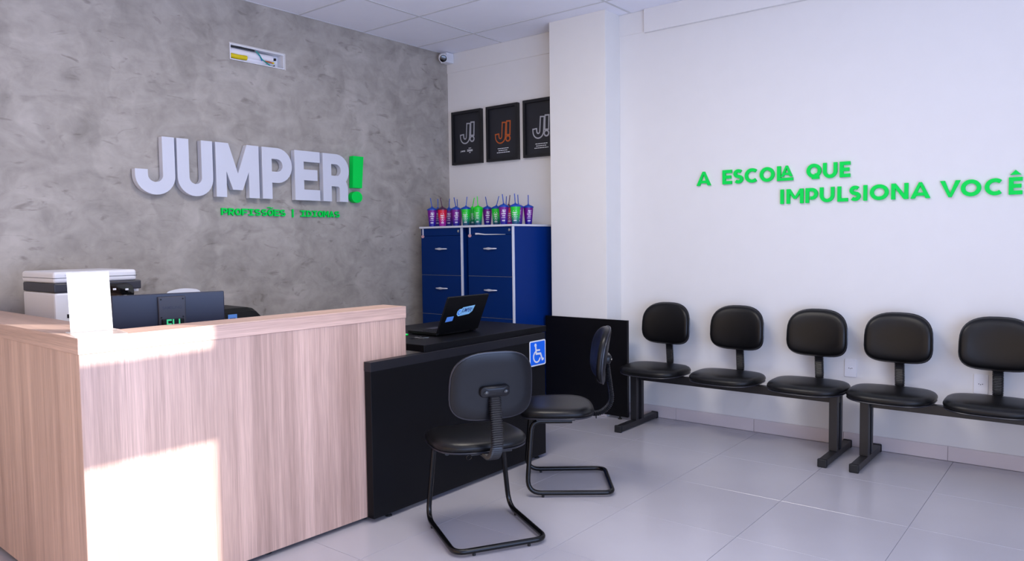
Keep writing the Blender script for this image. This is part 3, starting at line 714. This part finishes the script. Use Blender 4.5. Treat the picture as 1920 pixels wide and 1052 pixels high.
for rw, z0, z1 in ((r1, 1.747, 1.847), (r2w, 1.591, 1.689)):
    for ch, a, b in rw:
        mb = MB()
        if ch == 'a': glyph(mb, 'A', -a, -b, 1.774, 1.848, 0.0175, FS3, 0.003, 0.0172)
        elif ch == 'L' and z0 > 1.7: mb.stroke([(-a+0.0125, z0), (-a+0.0125, z1)], 0.025, FS3, 0.003, 0.018); mb.stroke([(-a, z0+0.010), (-b, z0+0.010)], 0.020, FS3, 0.003, 0.0176)
        else: glyph(mb, ch, -a, -b, z0, z1, 0.0222, FS3, 0.003, 0.018)
        o = mb.build('letter', 'sign_green', s3)
mb = MB(); mb.prism([(4.386, 1.703), (4.440, 1.703), (4.413, 1.730)], FS3, 0.003, 0.018); mb.build('circumflex', 'sign_green', s3)

# ------------------------------------------------------------------ open pipe box in the cement wall
pb = thing('pipe_box', 'open white recessed box with pipes and wires in cement wall', 'electrical box', ((BX0+BX1)/2, 0, BZ0))
ox, oz = -(BX0+BX1)/2, -BZ0
X0, X1, Z0, Z1 = BX0+ox+0.003, BX1+ox-0.003, BZ0+oz+0.003, BZ1+oz-0.003
b_ = MB(); D = 0.075
b_.box(X0, X1, D, D+0.003, Z0, Z1); b_.box(X0, X0+0.004, -0.001, D, Z0, Z1); b_.box(X1-0.004, X1, -0.001, D, Z0, Z1); b_.box(X0+0.004, X1-0.004, -0.001, D, Z0, Z0+0.004); b_.box(X0+0.004, X1-0.004, -0.001, D, Z1-0.004, Z1)
b_.build('box_shell', 'plastic_white', pb)
rim = MB(); rim.stroke([(X0+0.002, Z0+0.002), (X1-0.002, Z0+0.002), (X1-0.002, Z1-0.002), (X0+0.002, Z1-0.002)], 0.007, ((0,0,0),(1,0,0),(0,0,1),(0,-1,0)), -0.002, 0.004, closed=True); rim.build('rim', 'plastic_white', pb)
raw = MB(); raw.stroke([(X0-0.004, Z1+0.006), (X1+0.010, Z1+0.006), (X1+0.010, Z0-0.004)], 0.010, ((0,0,0),(1,0,0),(0,0,1),(0,-1,0)), -0.001, 0.0015); raw.build('raw_plaster', 'plaster_raw', pb)
def px_(s, z): return (X0+(X1-X0)*s, Z0+(Z1-Z0)*z)
def wire(name, pts, rad, m_, n=8):
    MB().tube(fillet([(px_(s, z)[0], d, px_(s, z)[1]) for s, z, d in pts], 0.02, 4), rad, n).build(name, m_, pb, smooth=True)
wire('insulated_pipe', [(0.02, 0.60, 0.035), (0.45, 0.58, 0.035), (0.82, 0.62, 0.045)], 0.028, 'pipe_white', 14)
wire('insulated_pipe', [(0.02, 0.26, 0.042), (0.45, 0.22, 0.042), (0.70, 0.28, 0.05)], 0.022, 'pipe_white', 14)
wire('drain_hose', [(0.02, 0.28, 0.012), (0.16, 0.26, 0.010), (0.31, 0.30, 0.012)], 0.0165, 'pipe_yellow', 14)
wire('wire', [(0.02, 0.88, 0.01), (0.2, 0.90, 0.008), (0.46, 0.90, 0.012)], 0.0045, 'wire_black')
wire('wire', [(0.48, 0.88, 0.006), (0.53, 0.66, -0.002), (0.58, 0.40, 0.0), (0.66, 0.22, 0.0), (0.76, 0.06, 0.006)], 0.0042, 'wire_teal')
wire('wire', [(0.49, 0.90, 0.010), (0.55, 0.60, 0.004), (0.59, 0.30, 0.006)], 0.0036, 'wire_blue')
wire('wire', [(0.66, 0.34, 0.012), (0.74, 0.33, 0.008), (0.80, 0.30, 0.010)], 0.0048, 'wire_brown')
MB().box(*[v for v in (px_(0.79, 0)[0], px_(0.82, 0)[0])], 0.004, 0.014, px_(0, 0.26)[1], px_(0, 0.36)[1]).build('wire_nut', 'pipe_yellow', pb)
MB().box(px_(0.855, 0)[0], px_(0.885, 0)[0], 0.02, 0.034, px_(0, 0.54)[1], px_(0, 0.70)[1]).build('pipe_plug', 'wire_black', pb)
wire('wire', [(0.77, 0.08, 0.008), (0.81, 0.06, 0.008), (0.83, 0.16, 0.010)], 0.0042, 'wire_black')

# ------------------------------------------------------------------ security camera in the corner
sc_ = thing('security_camera', 'white bullet security camera on a junction box in the corner', 'camera', (-0.075, -0.055, 2.99))
MB().box(-0.022, 0.070, -0.030, 0.050, 0.010, 0.100).build('junction_box', 'plastic_white', sc_, bevel=0.004)
dv = Vector((-0.62, -0.70, -0.36)).normalized(); c0 = Vector((-0.075, -0.030, 0.040))
MB().tube([(-0.01, -0.01, 0.055), (-0.045, -0.018, 0.055), tuple(c0)], 0.014, 10).build('arm', 'plastic_white', sc_, smooth=True)
MB().tube([c0+dv*q for q in (-0.035, -0.025, 0.0, 0.045, 0.055)], [0.026, 0.036, 0.040, 0.040, 0.036], 20).build('camera_head', 'plastic_white', sc_, smooth=True)
MB().tube([c0+dv*q for q in (0.050, 0.057, 0.059)], [0.032, 0.032, 0.026], 20).build('lens_cover', 'glossy_black', sc_, smooth=True)

# ------------------------------------------------------------------ chairs
def outline(hw, hd, n=40, ef=3.0, er=3.0, taper=0.0):
    """super-ellipse; ef / er exponents for the +y and -y halves; taper widens the -y side"""
    pts = []
    for k in range(n):
        a = 2*PI*k/n; c, s_ = math.cos(a), math.sin(a); e = ef if s_ >= 0 else er
        x = math.copysign(abs(c)**(2/e), c)*hw; y_ = math.copysign(abs(s_)**(2/e), s_)*hd
        pts.append((x*(1-taper*y_/hd), y_))
    return pts
def cushion(hw, hd, layers, ef, er, taper, place):
    """layers = (inset, height); place(x, y, h) -> 3D"""
    rg = []
    for ins, hgt in layers: rg.append([place(x, y_, hgt) for x, y_ in outline(hw-ins, hd-ins, 40, ef, er, taper)])
    return MB().rings(rg)
SEAT_LAYERS = [(0.030, 0.000), (0.012, 0.002), (0.004, 0.010), (0.000, 0.020), (0.002, 0.030), (0.010, 0.041), (0.024, 0.049), (0.05, 0.054), (0.10, 0.057), (0.15, 0.058)]
BACK_LAYERS = [(0.004, 0.000), (0.000, 0.008), (0.000, 0.016), (0.004, 0.026), (0.012, 0.034), (0.025, 0.039), (0.05, 0.042), (0.09, 0.043)]
def seat_unit(t, zs, by, bz, bw=0.187, bh=0.150, lean=0.10, sw=0.225, sdp=0.205, dx=0.0, dy=0.0, flat=False):
    """seat with top at zs, backrest centre at (y = by, z = bz); +y is forward"""
    sp = lambda x, y_, h: (x+dx, y_+dy, zs-0.058+h - 0.010*max(0, (y_-0.10)/0.1)**2*0.5 + 0.004*(abs(x)/sw)**2)
    MB_ = cushion(sw, sdp, SEAT_LAYERS, 3.5, 2.9, 0.03, sp); st = MB_.build('seat', 'vinyl', t, smooth=True)
    pip = [Vector(sp(x, y_, 0.003)) for x, y_ in outline(sw-0.006, sdp-0.006, 40, 3.5, 2.9, 0.03)]
    MB().tube(pip, 0.0045, 6, closed=True).build('piping', 'vinyl_piping', t if flat else st, smooth=True)
    MB().box(-0.10, 0.10, -0.13, 0.13, zs-0.072, zs-0.057).build('seat_plate', 'black_steel', t, bevel=0.002, seg=1)
    ca, sa = math.cos(lean), math.sin(lean)
    def bpnt(x, y_, h):
        # y_ is the height along the rest, h the thickness towards the sitter; gentle lumbar curve
        hh = h - 0.030*(x/bw)**2*(-1) + 0.010*math.cos(y_/bh*PI/2)
        return (x+dx, by - y_*sa + hh*ca, bz + y_*ca + hh*sa)
    bk = cushion(bw, bh, BACK_LAYERS, 2.7, 4.0, 0.025, bpnt).build('backrest', 'vinyl', t, smooth=True)
    cushion(bw, bh, [(0.05, -0.009), (0.012, -0.007), (0.002, -0.003), (0.0015, 0.001)], 2.7, 4.0, 0.025, bpnt).build('back_shell', 'shell_plastic', t if flat else bk, smooth=True)
    pip = [Vector(bpnt(x, y_, 0.002)) for x, y_ in outline(bw, bh, 40, 2.7, 4.0, 0.025)]
    MB().tube(pip, 0.0048, 6, closed=True).build('piping', 'vinyl_piping', t if flat else bk, smooth=True)
    # bracket with two screw holes
    bc = bpnt(0, -0.020, -0.010)
    def bq(x, z_, d): return (bc[0]+x, bc[1]-z_*sa-d*ca, bc[2]+z_*ca-d*sa)
    out = roundrect(-0.070, 0.070, -0.026, 0.024, 0.019, 4)
    rg = [[bq(x*k, z_*k2, d+0.0012*((x*k)/0.01)**2*(-0.25)) for x, z_ in out] for k, k2, d in ((1, 1, -0.012), (1, 1, 0.020), (0.95, 0.90, 0.026), (0.6, 0.5, 0.028))]
    br = MB().rings(rg).build('back_bracket', 'shell_plastic', t, smooth=True)
    for sx in (-1, 1):
        MB().rings([[bq(sx*0.045+rr*math.cos(q)*1.35, rr*math.sin(q), dd) for q in [2*PI*m_/10 for m_ in range(10)]] for rr, dd in ((0.0075, 0.020), (0.0075, 0.0262), (0.005, 0.0266))]).build('screw_hole', 'glossy_black', t if flat else br)
        MB().rings([[bq(sx*0.045+rr*math.cos(q), rr*math.sin(q)+0.001, dd) for q in [2*PI*m_/8 for m_ in range(8)]] for rr, dd in ((0.0024, 0.024), (0.0024, 0.0272))]).build('screw', 'key_metal', t if flat else br)
    # corrugated spine cover
    top = Vector(bq(0, -0.020, 0.006)); zl = zs-0.070
    ctrl = [(dx, dy-0.10, zl), (dx, min(dy-sdp-0.010, by+0.03), zl-0.002), (dx, by-0.030, zl+0.060), tuple(top)]
    P = [Vector(p) for p in fillet(ctrl, [0, 0.09, 0.12, 0], 10)]
    # resample
    Ls = [0]
    for i in range(1, len(P)): Ls.append(Ls[-1]+(P[i]-P[i-1]).length)
    N = int(Ls[-1]/0.0048); rg = []
    for i in range(N+1):
        s_ = Ls[-1]*i/N; j = max(k for k in range(len(Ls)) if Ls[k] <= s_+1e-9); j = min(j, len(P)-2)
        p = P[j].lerp(P[j+1], (s_-Ls[j])/max(1e-9, Ls[j+1]-Ls[j])); tg = (P[j+1]-P[j]).normalized(); nr = Vector((0, -tg.z, tg.y))
        k = 1.0 if i % 2 else 0.82
        rg.append([p + Vector((1, 0, 0))*x*k + nr*z_*(k*1.4-0.4) for x, z_ in roundrect(-0.029, 0.029, -0.013, 0.013, 0.009, 2)])
    MB().rings(rg).build('spine_cover', 'bellows', t)

def visitor_chair(loc, rz, label):
    t = thing('visitor_chair', label, 'chair', (*loc, 0), rz, 'black visitor chairs at the desk')
    seat_unit(t, ZS, -0.235, 0.733, 0.191, 0.151, 0.13, 0.226, 0.205, -0.020, 0.045)
    z = 0.022; R_ = 0.0127; zt_ = ZS-0.074
    pts = [(-0.18, -0.03, zt_), (-0.18, 0.185, zt_), (-0.212, 0.215, z), (-0.216, -0.245, z), (0.216, -0.245, z), (0.212, 0.215, z), (0.165, 0.185, zt_), (0.165, -0.03, zt_)]
    MB().tube(fillet(pts, [0, 0.055, 0.075, 0.06, 0.06, 0.075, 0.055, 0], 7), R_, 12).build('tube_frame', 'black_steel', t, smooth=True)
    for s_ in (-1, 1):
        MB().box(s_*0.1725-0.0075-0.014, s_*0.1725-0.0075+0.014, -0.045, 0.16, zt_+0.004, zt_+0.0145).build('seat_rail', 'black_steel', t)
    for yy in (-0.02,): MB().box(-0.18, 0.165, yy+0.06, yy+0.10, zt_+0.0125, zt_+0.0165).build('cross_plate', 'black_steel', t)
    for fx, fy in ((-0.214, 0.13), (0.214, 0.13), (-0.13, -0.245), (0.13, -0.245)):
        MB().lathe([(0.007, 0.0), (0.0075, 0.002), (0.0075, 0.016)], 10, (fx, fy, 0)).build('foot_pad', 'rubber', t)
    MB().tube([(-0.12+0.012*math.cos(q*PI/4), -0.165, zt_+0.008+0.010*math.sin(q*PI/4)) for q in range(8)], 0.002, 6, closed=True).build('ring', 'black_steel', t)
    return t
ZS = 0.475
visitor_chair((-2.525, -2.560), math.radians(60-90), 'black visitor chair nearest the camera, its back turned to it')
visitor_chair((-1.734, -2.481), math.radians(128-90), 'black visitor chair seen from its side by the wheelchair sign')

def bench(y_legs, y_seats, label, labels_end):
    y0, y1 = y_legs; yc_ = (y0+y1)/2
    t = thing('waiting_bench', label, 'bench', (-0.30, yc_, 0), 0, 'waiting benches along the white wall')
    MB().box(-0.025, 0.025, y1-yc_-0.02, y0-yc_+0.02, 0.338, 0.392).build('beam', 'bench_steel', t, bevel=0.002, seg=1)
    for yl in (y0, y1):
        d = yl-yc_
        ft = MB().box(-0.268, 0.268, d-0.024, d+0.024, 0.006, 0.046).build('foot', 'bench_steel', t, bevel=0.003)
        for s_ in (-1, 1): MB().box(s_*0.272-0.022, s_*0.272+0.0, d-0.027, d+0.027, 0.0, 0.050).build('end_cap', 'rubber', ft, bevel=0.006)
        for sx in (-0.048, 0.030):
            MB().box(sx-0.016, sx+0.016, d-0.026, d+0.026, 0.046, 0.392).build('post', 'bench_steel', t, bevel=0.003)
    for ys_ in y_seats:
        s0 = bpy.data.objects.new('seat_unit', None)
        COL.objects.link(s0)
        s0.parent = t; s0.location = (-0.025, ys_-yc_+0.008, 0); s0.rotation_euler = (0, 0, PI/2)
        seat_unit(s0, 0.462, -0.205, 0.745, 0.186, 0.150, 0.10, 0.235, 0.205, flat=True)
        MB().box(-0.10, 0.10, -0.05, 0.05, 0.392, 0.397).build('mount_plate', 'black_steel', s0)
    return t
bench((-2.145, -3.535), (-2.310, -2.848, -3.380), 'three-seat black waiting bench between the black panel and power outlet', None)
bench((-3.712, -5.05), (-3.856, -4.365, -4.875), 'black waiting bench cut off by the right edge of the picture', None)

# ------------------------------------------------------------------ wall outlets
for yy, zz, lb in ((-3.541, 0.512, 'white wall outlet between the two benches'), (-4.263, 0.487, 'white wall outlet behind the rightmost visible seat')):
    t = thing('wall_outlet', lb, 'outlet', (0, yy, zz)); F = YF(0)
    MB().prism(roundrect(-0.037, 0.037, -0.058, 0.058, 0.006), F, 0.0, 0.008).build('cover_plate', 'plastic_white', t, bevel=0.0015, seg=1)
    mb = MB()
    mb.prism([(-0.021, 0.0), (-0.011, 0.011), (0.011, 0.011), (0.021, 0.0), (0.011, -0.011), (-0.011, -0.011)], F, 0.008, 0.0095); sk_ = mb.build('socket', 'plastic_white', t)
    for hx, hz in ((-0.0095, 0), (0, -0.003), (0.0095, 0)):
        MB().prism(arc(hx, hz, 0.0027, 0, 315, 7), F, 0.0095, 0.0099).build('pin_hole', 'wire_black', sk_)

# ------------------------------------------------------------------ things behind the counter
wd = thing('work_desk', 'plain work desk hidden behind the reception counter', 'desk', (-3.10, -1.50, 0), -0.03)
MB().box(-0.68, 0.56, -0.28, 0.30, 0.715, 0.74).build('desktop', 'wood_along', wd)
for x in (-0.66, 0.54): MB().box(x-0.0125, x+0.0125, -0.26, 0.28, 0.0, 0.715).build('leg_panel', 'wood_vertical', wd)
pt = thing('printer_table', 'long low table against the cement wall under the printers', 'table', (-2.93, -0.345, 0))
MB().box(-0.72, 0.85, -0.325, 0.325, 0.715, 0.74).build('tabletop', 'wood_along', pt)
for x in (-0.70, 0.83): MB().box(x-0.0125, x+0.0125, -0.30, 0.30, 0.0, 0.715).build('leg_panel', 'wood_vertical', pt)

# multifunction printer
mp = thing('office_printer', 'white and charcoal multifunction printer by the cement wall', 'printer', (-3.415, -0.41, 0.74))
pw, pd = 0.20, 0.215
MB().box(-pw, pw, -pd, pd, 0.0, 0.388).build('body', 'plastic_white', mp, bevel=0.012)
MB().box(-pw-0.002, pw+0.04, -pd-0.004, pd-0.01, 0.388, 0.436).build('middle_band', 'plastic_grey', mp, bevel=0.006)
lid = MB().box(-pw-0.003, pw+0.015, -pd-0.006, pd, 0.437, 0.496).build('scanner_lid', 'plastic_white', mp, bevel=0.014, seg=3)
MB().box(-pw-0.0045, pw+0.0165, -pd-0.0075, pd-0.02, 0.462, 0.4645).build('lid_seam', 'plastic_grey', lid)
MB().box(-0.12, pw-0.02, -pd-0.006, -pd+0.002, 0.27, 0.392).build('output_cavity', 'plastic_navy', mp, bevel=0.006)
cp = MB().rings([[(x*k+0.105, -pd-0.010-dd, 0.375+z_*k) for x, z_ in roundrect(-0.075, 0.085, -0.055, 0.05, 0.045, 5)] for k, dd in ((1, -0.02), (1, 0.012), (0.93, 0.016))]).build('control_panel', 'glossy_black', mp, smooth=True)
for q, (bx_, bz_) in enumerate(((-0.02, 0.018), (0.045, 0.014), (-0.005, -0.022), (0.035, -0.022))):
    MB().box(0.105+bx_-0.008, 0.105+bx_+0.008, -pd-0.028, -pd-0.0255, 0.375+bz_-0.005, 0.375+bz_+0.005).build('button', 'print_white', cp)
MB().box(pw-0.02, pw+0.05, -pd+0.05, -pd+0.12, 0.370, 0.390).build('side_tray', 'plastic_white', mp, bevel=0.004)
MB().box(-pw+0.055, -pw+0.065, -pd-0.0015, -pd+0.001, 0.255, 0.275).build('usb_port', 'plastic_black', mp)
MB().box(-pw+0.074, -pw+0.076, -pd-0.001, -pd+0.001, 0.02, 0.30).build('door_seam', 'plastic_grey', mp)
MB().box(-0.150, -0.092, -pd-0.0075, -pd-0.005, 0.472, 0.480).build('maker_plate', 'light_edge', lid)

# black inkjet printer with a white sheet guide at the back
ip = thing('inkjet_printer', 'black inkjet printer with white rear paper guide behind the monitor', 'printer', (-2.585, -0.30, 0.74))
rg = []
for x, k in ((-0.25, 0.92), (-0.235, 1), (0.20, 1), (0.235, 0.96), (0.265, 0.80), (0.28, 0.62)):
    rg.append([(x, a*0.17, b_*k) for a, b_ in ((-1, 0.0), (1, 0.0), (1, 0.19), (0.9, 0.215), (-0.6, 0.212), (-0.9, 0.19), (-1, 0.15))])
MB().rings(rg).build('body', 'plastic_black', ip)
MB().box(-0.20, 0.16, -0.172, -0.168, 0.02, 0.13).build('front_tray', 'glossy_black', ip)
MB().box(0.020, 0.082, -0.1725, -0.170, 0.10, 0.18).build('label_sticker', 'sticker_lightblue', ip)
for q in range(3): MB().box(0.03, 0.07, -0.1735, -0.1725, 0.115+q*0.018, 0.121+q*0.018).build('label_line', 'sticker_navy', ip)
gp = [(-0.128, 0.0)] + [(-0.128, 0.12), (-0.118, 0.128)] + [(-0.10+0.17*q/6, 0.133+0.010*math.sin(PI*q/6)) for q in range(7)] + [(0.088, 0.124), (0.102, 0.106), (0.102, 0.0)]
MB().prism(gp, ((-0.085, 0.12, 0.205), (1, 0, 0), (0, 0.25, 0.968), (0, -0.968, 0.25)), 0, 0.012).build('paper_guide', 'plastic_white', ip)

# monitor seen from behind
MA = math.atan2(-0.14, 0.46)
mo = thing('monitor', 'dark computer monitor seen from behind over the counter', 'monitor', (-3.420, -1.43, 0.74), MA)
MB().box(-0.242, 0.242, 0.0, 0.022, 0.105, 0.402).build('screen_shell', 'plastic_navy', mo, bevel=0.004)
MB().box(-0.238, 0.238, 0.0215, 0.0235, 0.112, 0.396).build('screen', 'glossy_black', mo)
pl = MB().prism([(-0.055, 0.388), (0.065, 0.388), (0.062, 0.20), (0.05, 0.17), (-0.04, 0.17), (-0.052, 0.20)], ((0,0,0),(1,0,0),(0,0,1),(0,-1,0)), 0.0, 0.016).build('mount_cover', 'plastic_grey', mo, bevel=0.004)
for bx_, bz_ in ((-0.042, 0.376), (0.052, 0.376), (-0.042, 0.292), (0.052, 0.292)):
    MB().prism(arc(bx_, bz_, 0.004, 0, 315, 7), ((0,-0.016,0),(1,0,0),(0,0,1),(0,-1,0)), 0.0, 0.0012).build('screw_hole', 'plastic_black', pl)
mb = MB(); add_text(mb, 'SAMSUNG', 0.014, ((0,-0.0165,0),(1,0,0),(0,0,1),(0,-1,0)), 0.005, 0.330, 0.0, 'c', width=0.082, bold=0.01); mb.build('maker_lettering', 'plastic_navy', pl)
nk = MB().prism([(-0.042, 0.285), (0.052, 0.285), (0.045, 0.02), (-0.035, 0.02)], ((0,0,0),(1,0,0),(0,0,1),(0,-1,0)), 0.016, 0.036).build('stand_neck', 'plastic_black', mo, bevel=0.003)
mb = MB(); add_text(mb, 'EU', 0.046, ((0,-0.0366,0),(1,0,0),(0,0,1),(0,-1,0)), 0.005, 0.240, 0.0, 'c', width=0.058, bold=0.012); mb.build('green_lettering', 'screen_green', nk)
MB().lathe([(0.11, 0.0), (0.11, 0.008), (0.10, 0.012), (0.03, 0.02)], 28, (0.005, -0.02, 0)).build('stand_base', 'plastic_black', mo, smooth=True)

# acrylic table sign with blank white sheet
ts = thing('acrylic_sign_holder', 'clear acrylic holder with a blown-out white sheet on counter corner', 'sign holder', (-3.915, -1.800, ZC), math.radians(-12))
MB().box(-0.086, 0.086, -0.175, 0.020, 0.0, 0.003).build('base_plate', 'acrylic', ts)
ln = 0.16
FH = ((0, 0.0, 0.003), (1, 0, 0), (0, math.sin(ln), math.cos(ln)), (0, -math.cos(ln), math.sin(ln)))
MB().prism([(-0.072, 0), (0.072, 0), (0.072, 0.226), (-0.072, 0.226)], FH, -0.005, -0.002).build('back_sheet', 'acrylic', ts)
pp = MB().prism([(-0.069, 0.010), (0.069, 0.010), (0.069, 0.222), (-0.069, 0.222)], FH, -0.0015, 0.0).build('paper_sheet', 'paper', ts)
MB().prism([(-0.072, 0), (0.072, 0), (0.072, 0.226), (-0.072, 0.226)], FH, 0.0006, 0.0026).build('front_sheet', 'acrylic', ts)
mb = MB()
for q, (a, b_, c, d) in enumerate(((-0.066, 0.208, -0.030, 0.217), (-0.010, 0.210, 0.020, 0.216), (0.028, 0.208, 0.060, 0.217), (-0.066, 0.014, -0.035, 0.020), (0.020, 0.013, 0.066, 0.024))):
    mb.prism([(a, b_), (c, b_), (c-0.006, d), (a+0.008, d)], FH, 0.0, 0.0002+q*0.00001)
mb.build('sheet_print', 'paper_blue', pp)

# laptop on the black desk
lp = thing('laptop', 'open black laptop with stickers on its lid on the desk', 'laptop', (-1.928, -1.855, 0.826), 0.0)
MB().box(-0.170, 0.170, 0.0, 0.235, 0.004, 0.022).build('base', 'plastic_black', lp, bevel=0.003)
kb = MB().box(-0.150, 0.150, 0.03, 0.135, 0.0222, 0.0232).build('keyboard', 'plastic_grey', lp)
for rr in range(5):
    for cc in range(14):
        x0 = -0.148+cc*0.0212; y0 = 0.033+rr*0.0205
        MB().box(x0, x0+0.018, y0, y0+0.0172, 0.0232, 0.0248).build('key', 'plastic_black', kb)
MB().box(-0.05, 0.05, 0.150, 0.215, 0.0221, 0.0225).build('touchpad', 'plastic_grey', lp)
tl = 0.42
FL = ((0, -0.004, 0.016), (1, 0, 0), (0, -math.sin(tl), math.cos(tl)), (0, -math.cos(tl), -math.sin(tl)))
ldo = MB().prism(roundrect(-0.174, 0.176, 0.0, 0.232, 0.008), FL, -0.006, 0.006).build('lid', 'plastic_black', lp, bevel=0.0015, seg=1)
MB().prism([(-0.158, 0.016), (0.158, 0.016), (0.158, 0.218), (-0.158, 0.218)], FL, -0.0068, -0.0062).build('screen', 'glossy_black', ldo)
for sx in (-0.13, 0.13): MB().tube([(sx-0.02, -0.002, 0.016), (sx+0.02, -0.002, 0.016)], 0.008, 10).build('hinge', 'plastic_black', lp)
def lidp(mb, pts, d0, d1): mb.prism(pts, FL, d0, d1)
s_ = MB(); lidp(s_, [(-0.062, 0.118), (-0.045, 0.104), (0.045, 0.112), (0.068, 0.128), (0.078, 0.168), (-0.022, 0.160), (-0.030, 0.152), (-0.050, 0.150), (-0.062, 0.136)], 0.0061, 0.0064); s_.build('logo_sticker', 'sticker_cyan', ldo)
s_ = MB(); add_text(s_, 'JUMPER!', 0.026, FL, -0.030, 0.128, 0.0066, width=0.088, bold=0.02, slant=0.25); s_.build('sticker_lettering', 'sticker_navy', ldo)
s_ = MB(); s_.stroke(arc(-0.042, 0.128, 0.012, 60, 300, 8), 0.005, FL, 0.0064, 0.0066); s_.build('sticker_swirl', 'sticker_blue', ldo)
s_ = MB(); lidp(s_, [(-0.140, 0.074), (-0.082, 0.078), (-0.080, 0.108), (-0.136, 0.106)], 0.0061, 0.0064); s_.build('blue_sticker', 'sticker_lightblue', ldo)

# keys with a fob, badge, teal card and a dark phone on the desk
ky = thing('key_bunch', 'small bunch of keys lying on the black desk', 'keys', (-2.215, -1.815, 0.826))
MB().tube([(0.012*math.cos(q*PI/6), 0.012*math.sin(q*PI/6), 0.006) for q in range(12)], 0.0012, 6, closed=True).build('key_ring', 'key_metal', ky)
for a, ln_ in ((0.4, 0.05), (-0.6, 0.055), (-1.6, 0.045), (2.6, 0.03)):
    c, s_ = math.cos(a), math.sin(a)
    mb = MB(); Fk = ((0.012*c, 0.012*s_, 0.001), (c, s_, 0), (-s_, c, 0), (0, 0, 1))
    mb.prism(arc(0.010, 0, 0.010, 0, 330, 11), Fk, 0.0, 0.0025); mb.prism([(0.016, -0.0035), (ln_, -0.0035), (ln_+0.004, 0), (ln_, 0.0035), (0.016, 0.0035)], Fk, 0.0002, 0.0023)
    mb.build('key', 'key_metal' if a < 2 else 'plastic_black', ky)
gb = MB().lathe([(0.026, 0.0), (0.027, 0.003), (0.024, 0.006), (0.004, 0.007)], 20).build('round_badge', 'sign_green', smooth=True); gb.location = (-2.150, -1.640, 0.826)
tag(gb, 'green round badge on the black desk, half hidden by counter', 'badge')
MB().lathe([(0.016, 0.0068), (0.015, 0.0076), (0.002, 0.0078)], 16).build('badge_face', 'print_white', gb)
tc_ = MB().prism([(-0.018, -0.014), (0.018, -0.014), (0.018, 0.014), (-0.018, 0.014)], ((0,0,0), (0.97, 0.2, 0.12), (-0.2, 0.97, 0), (0, 0, 1)), 0.004, 0.006).build('card', 'teal'); tc_.location = (-1.725, -1.545, 0.826)
tag(tc_, 'small teal card on the desk behind the laptop', 'card')
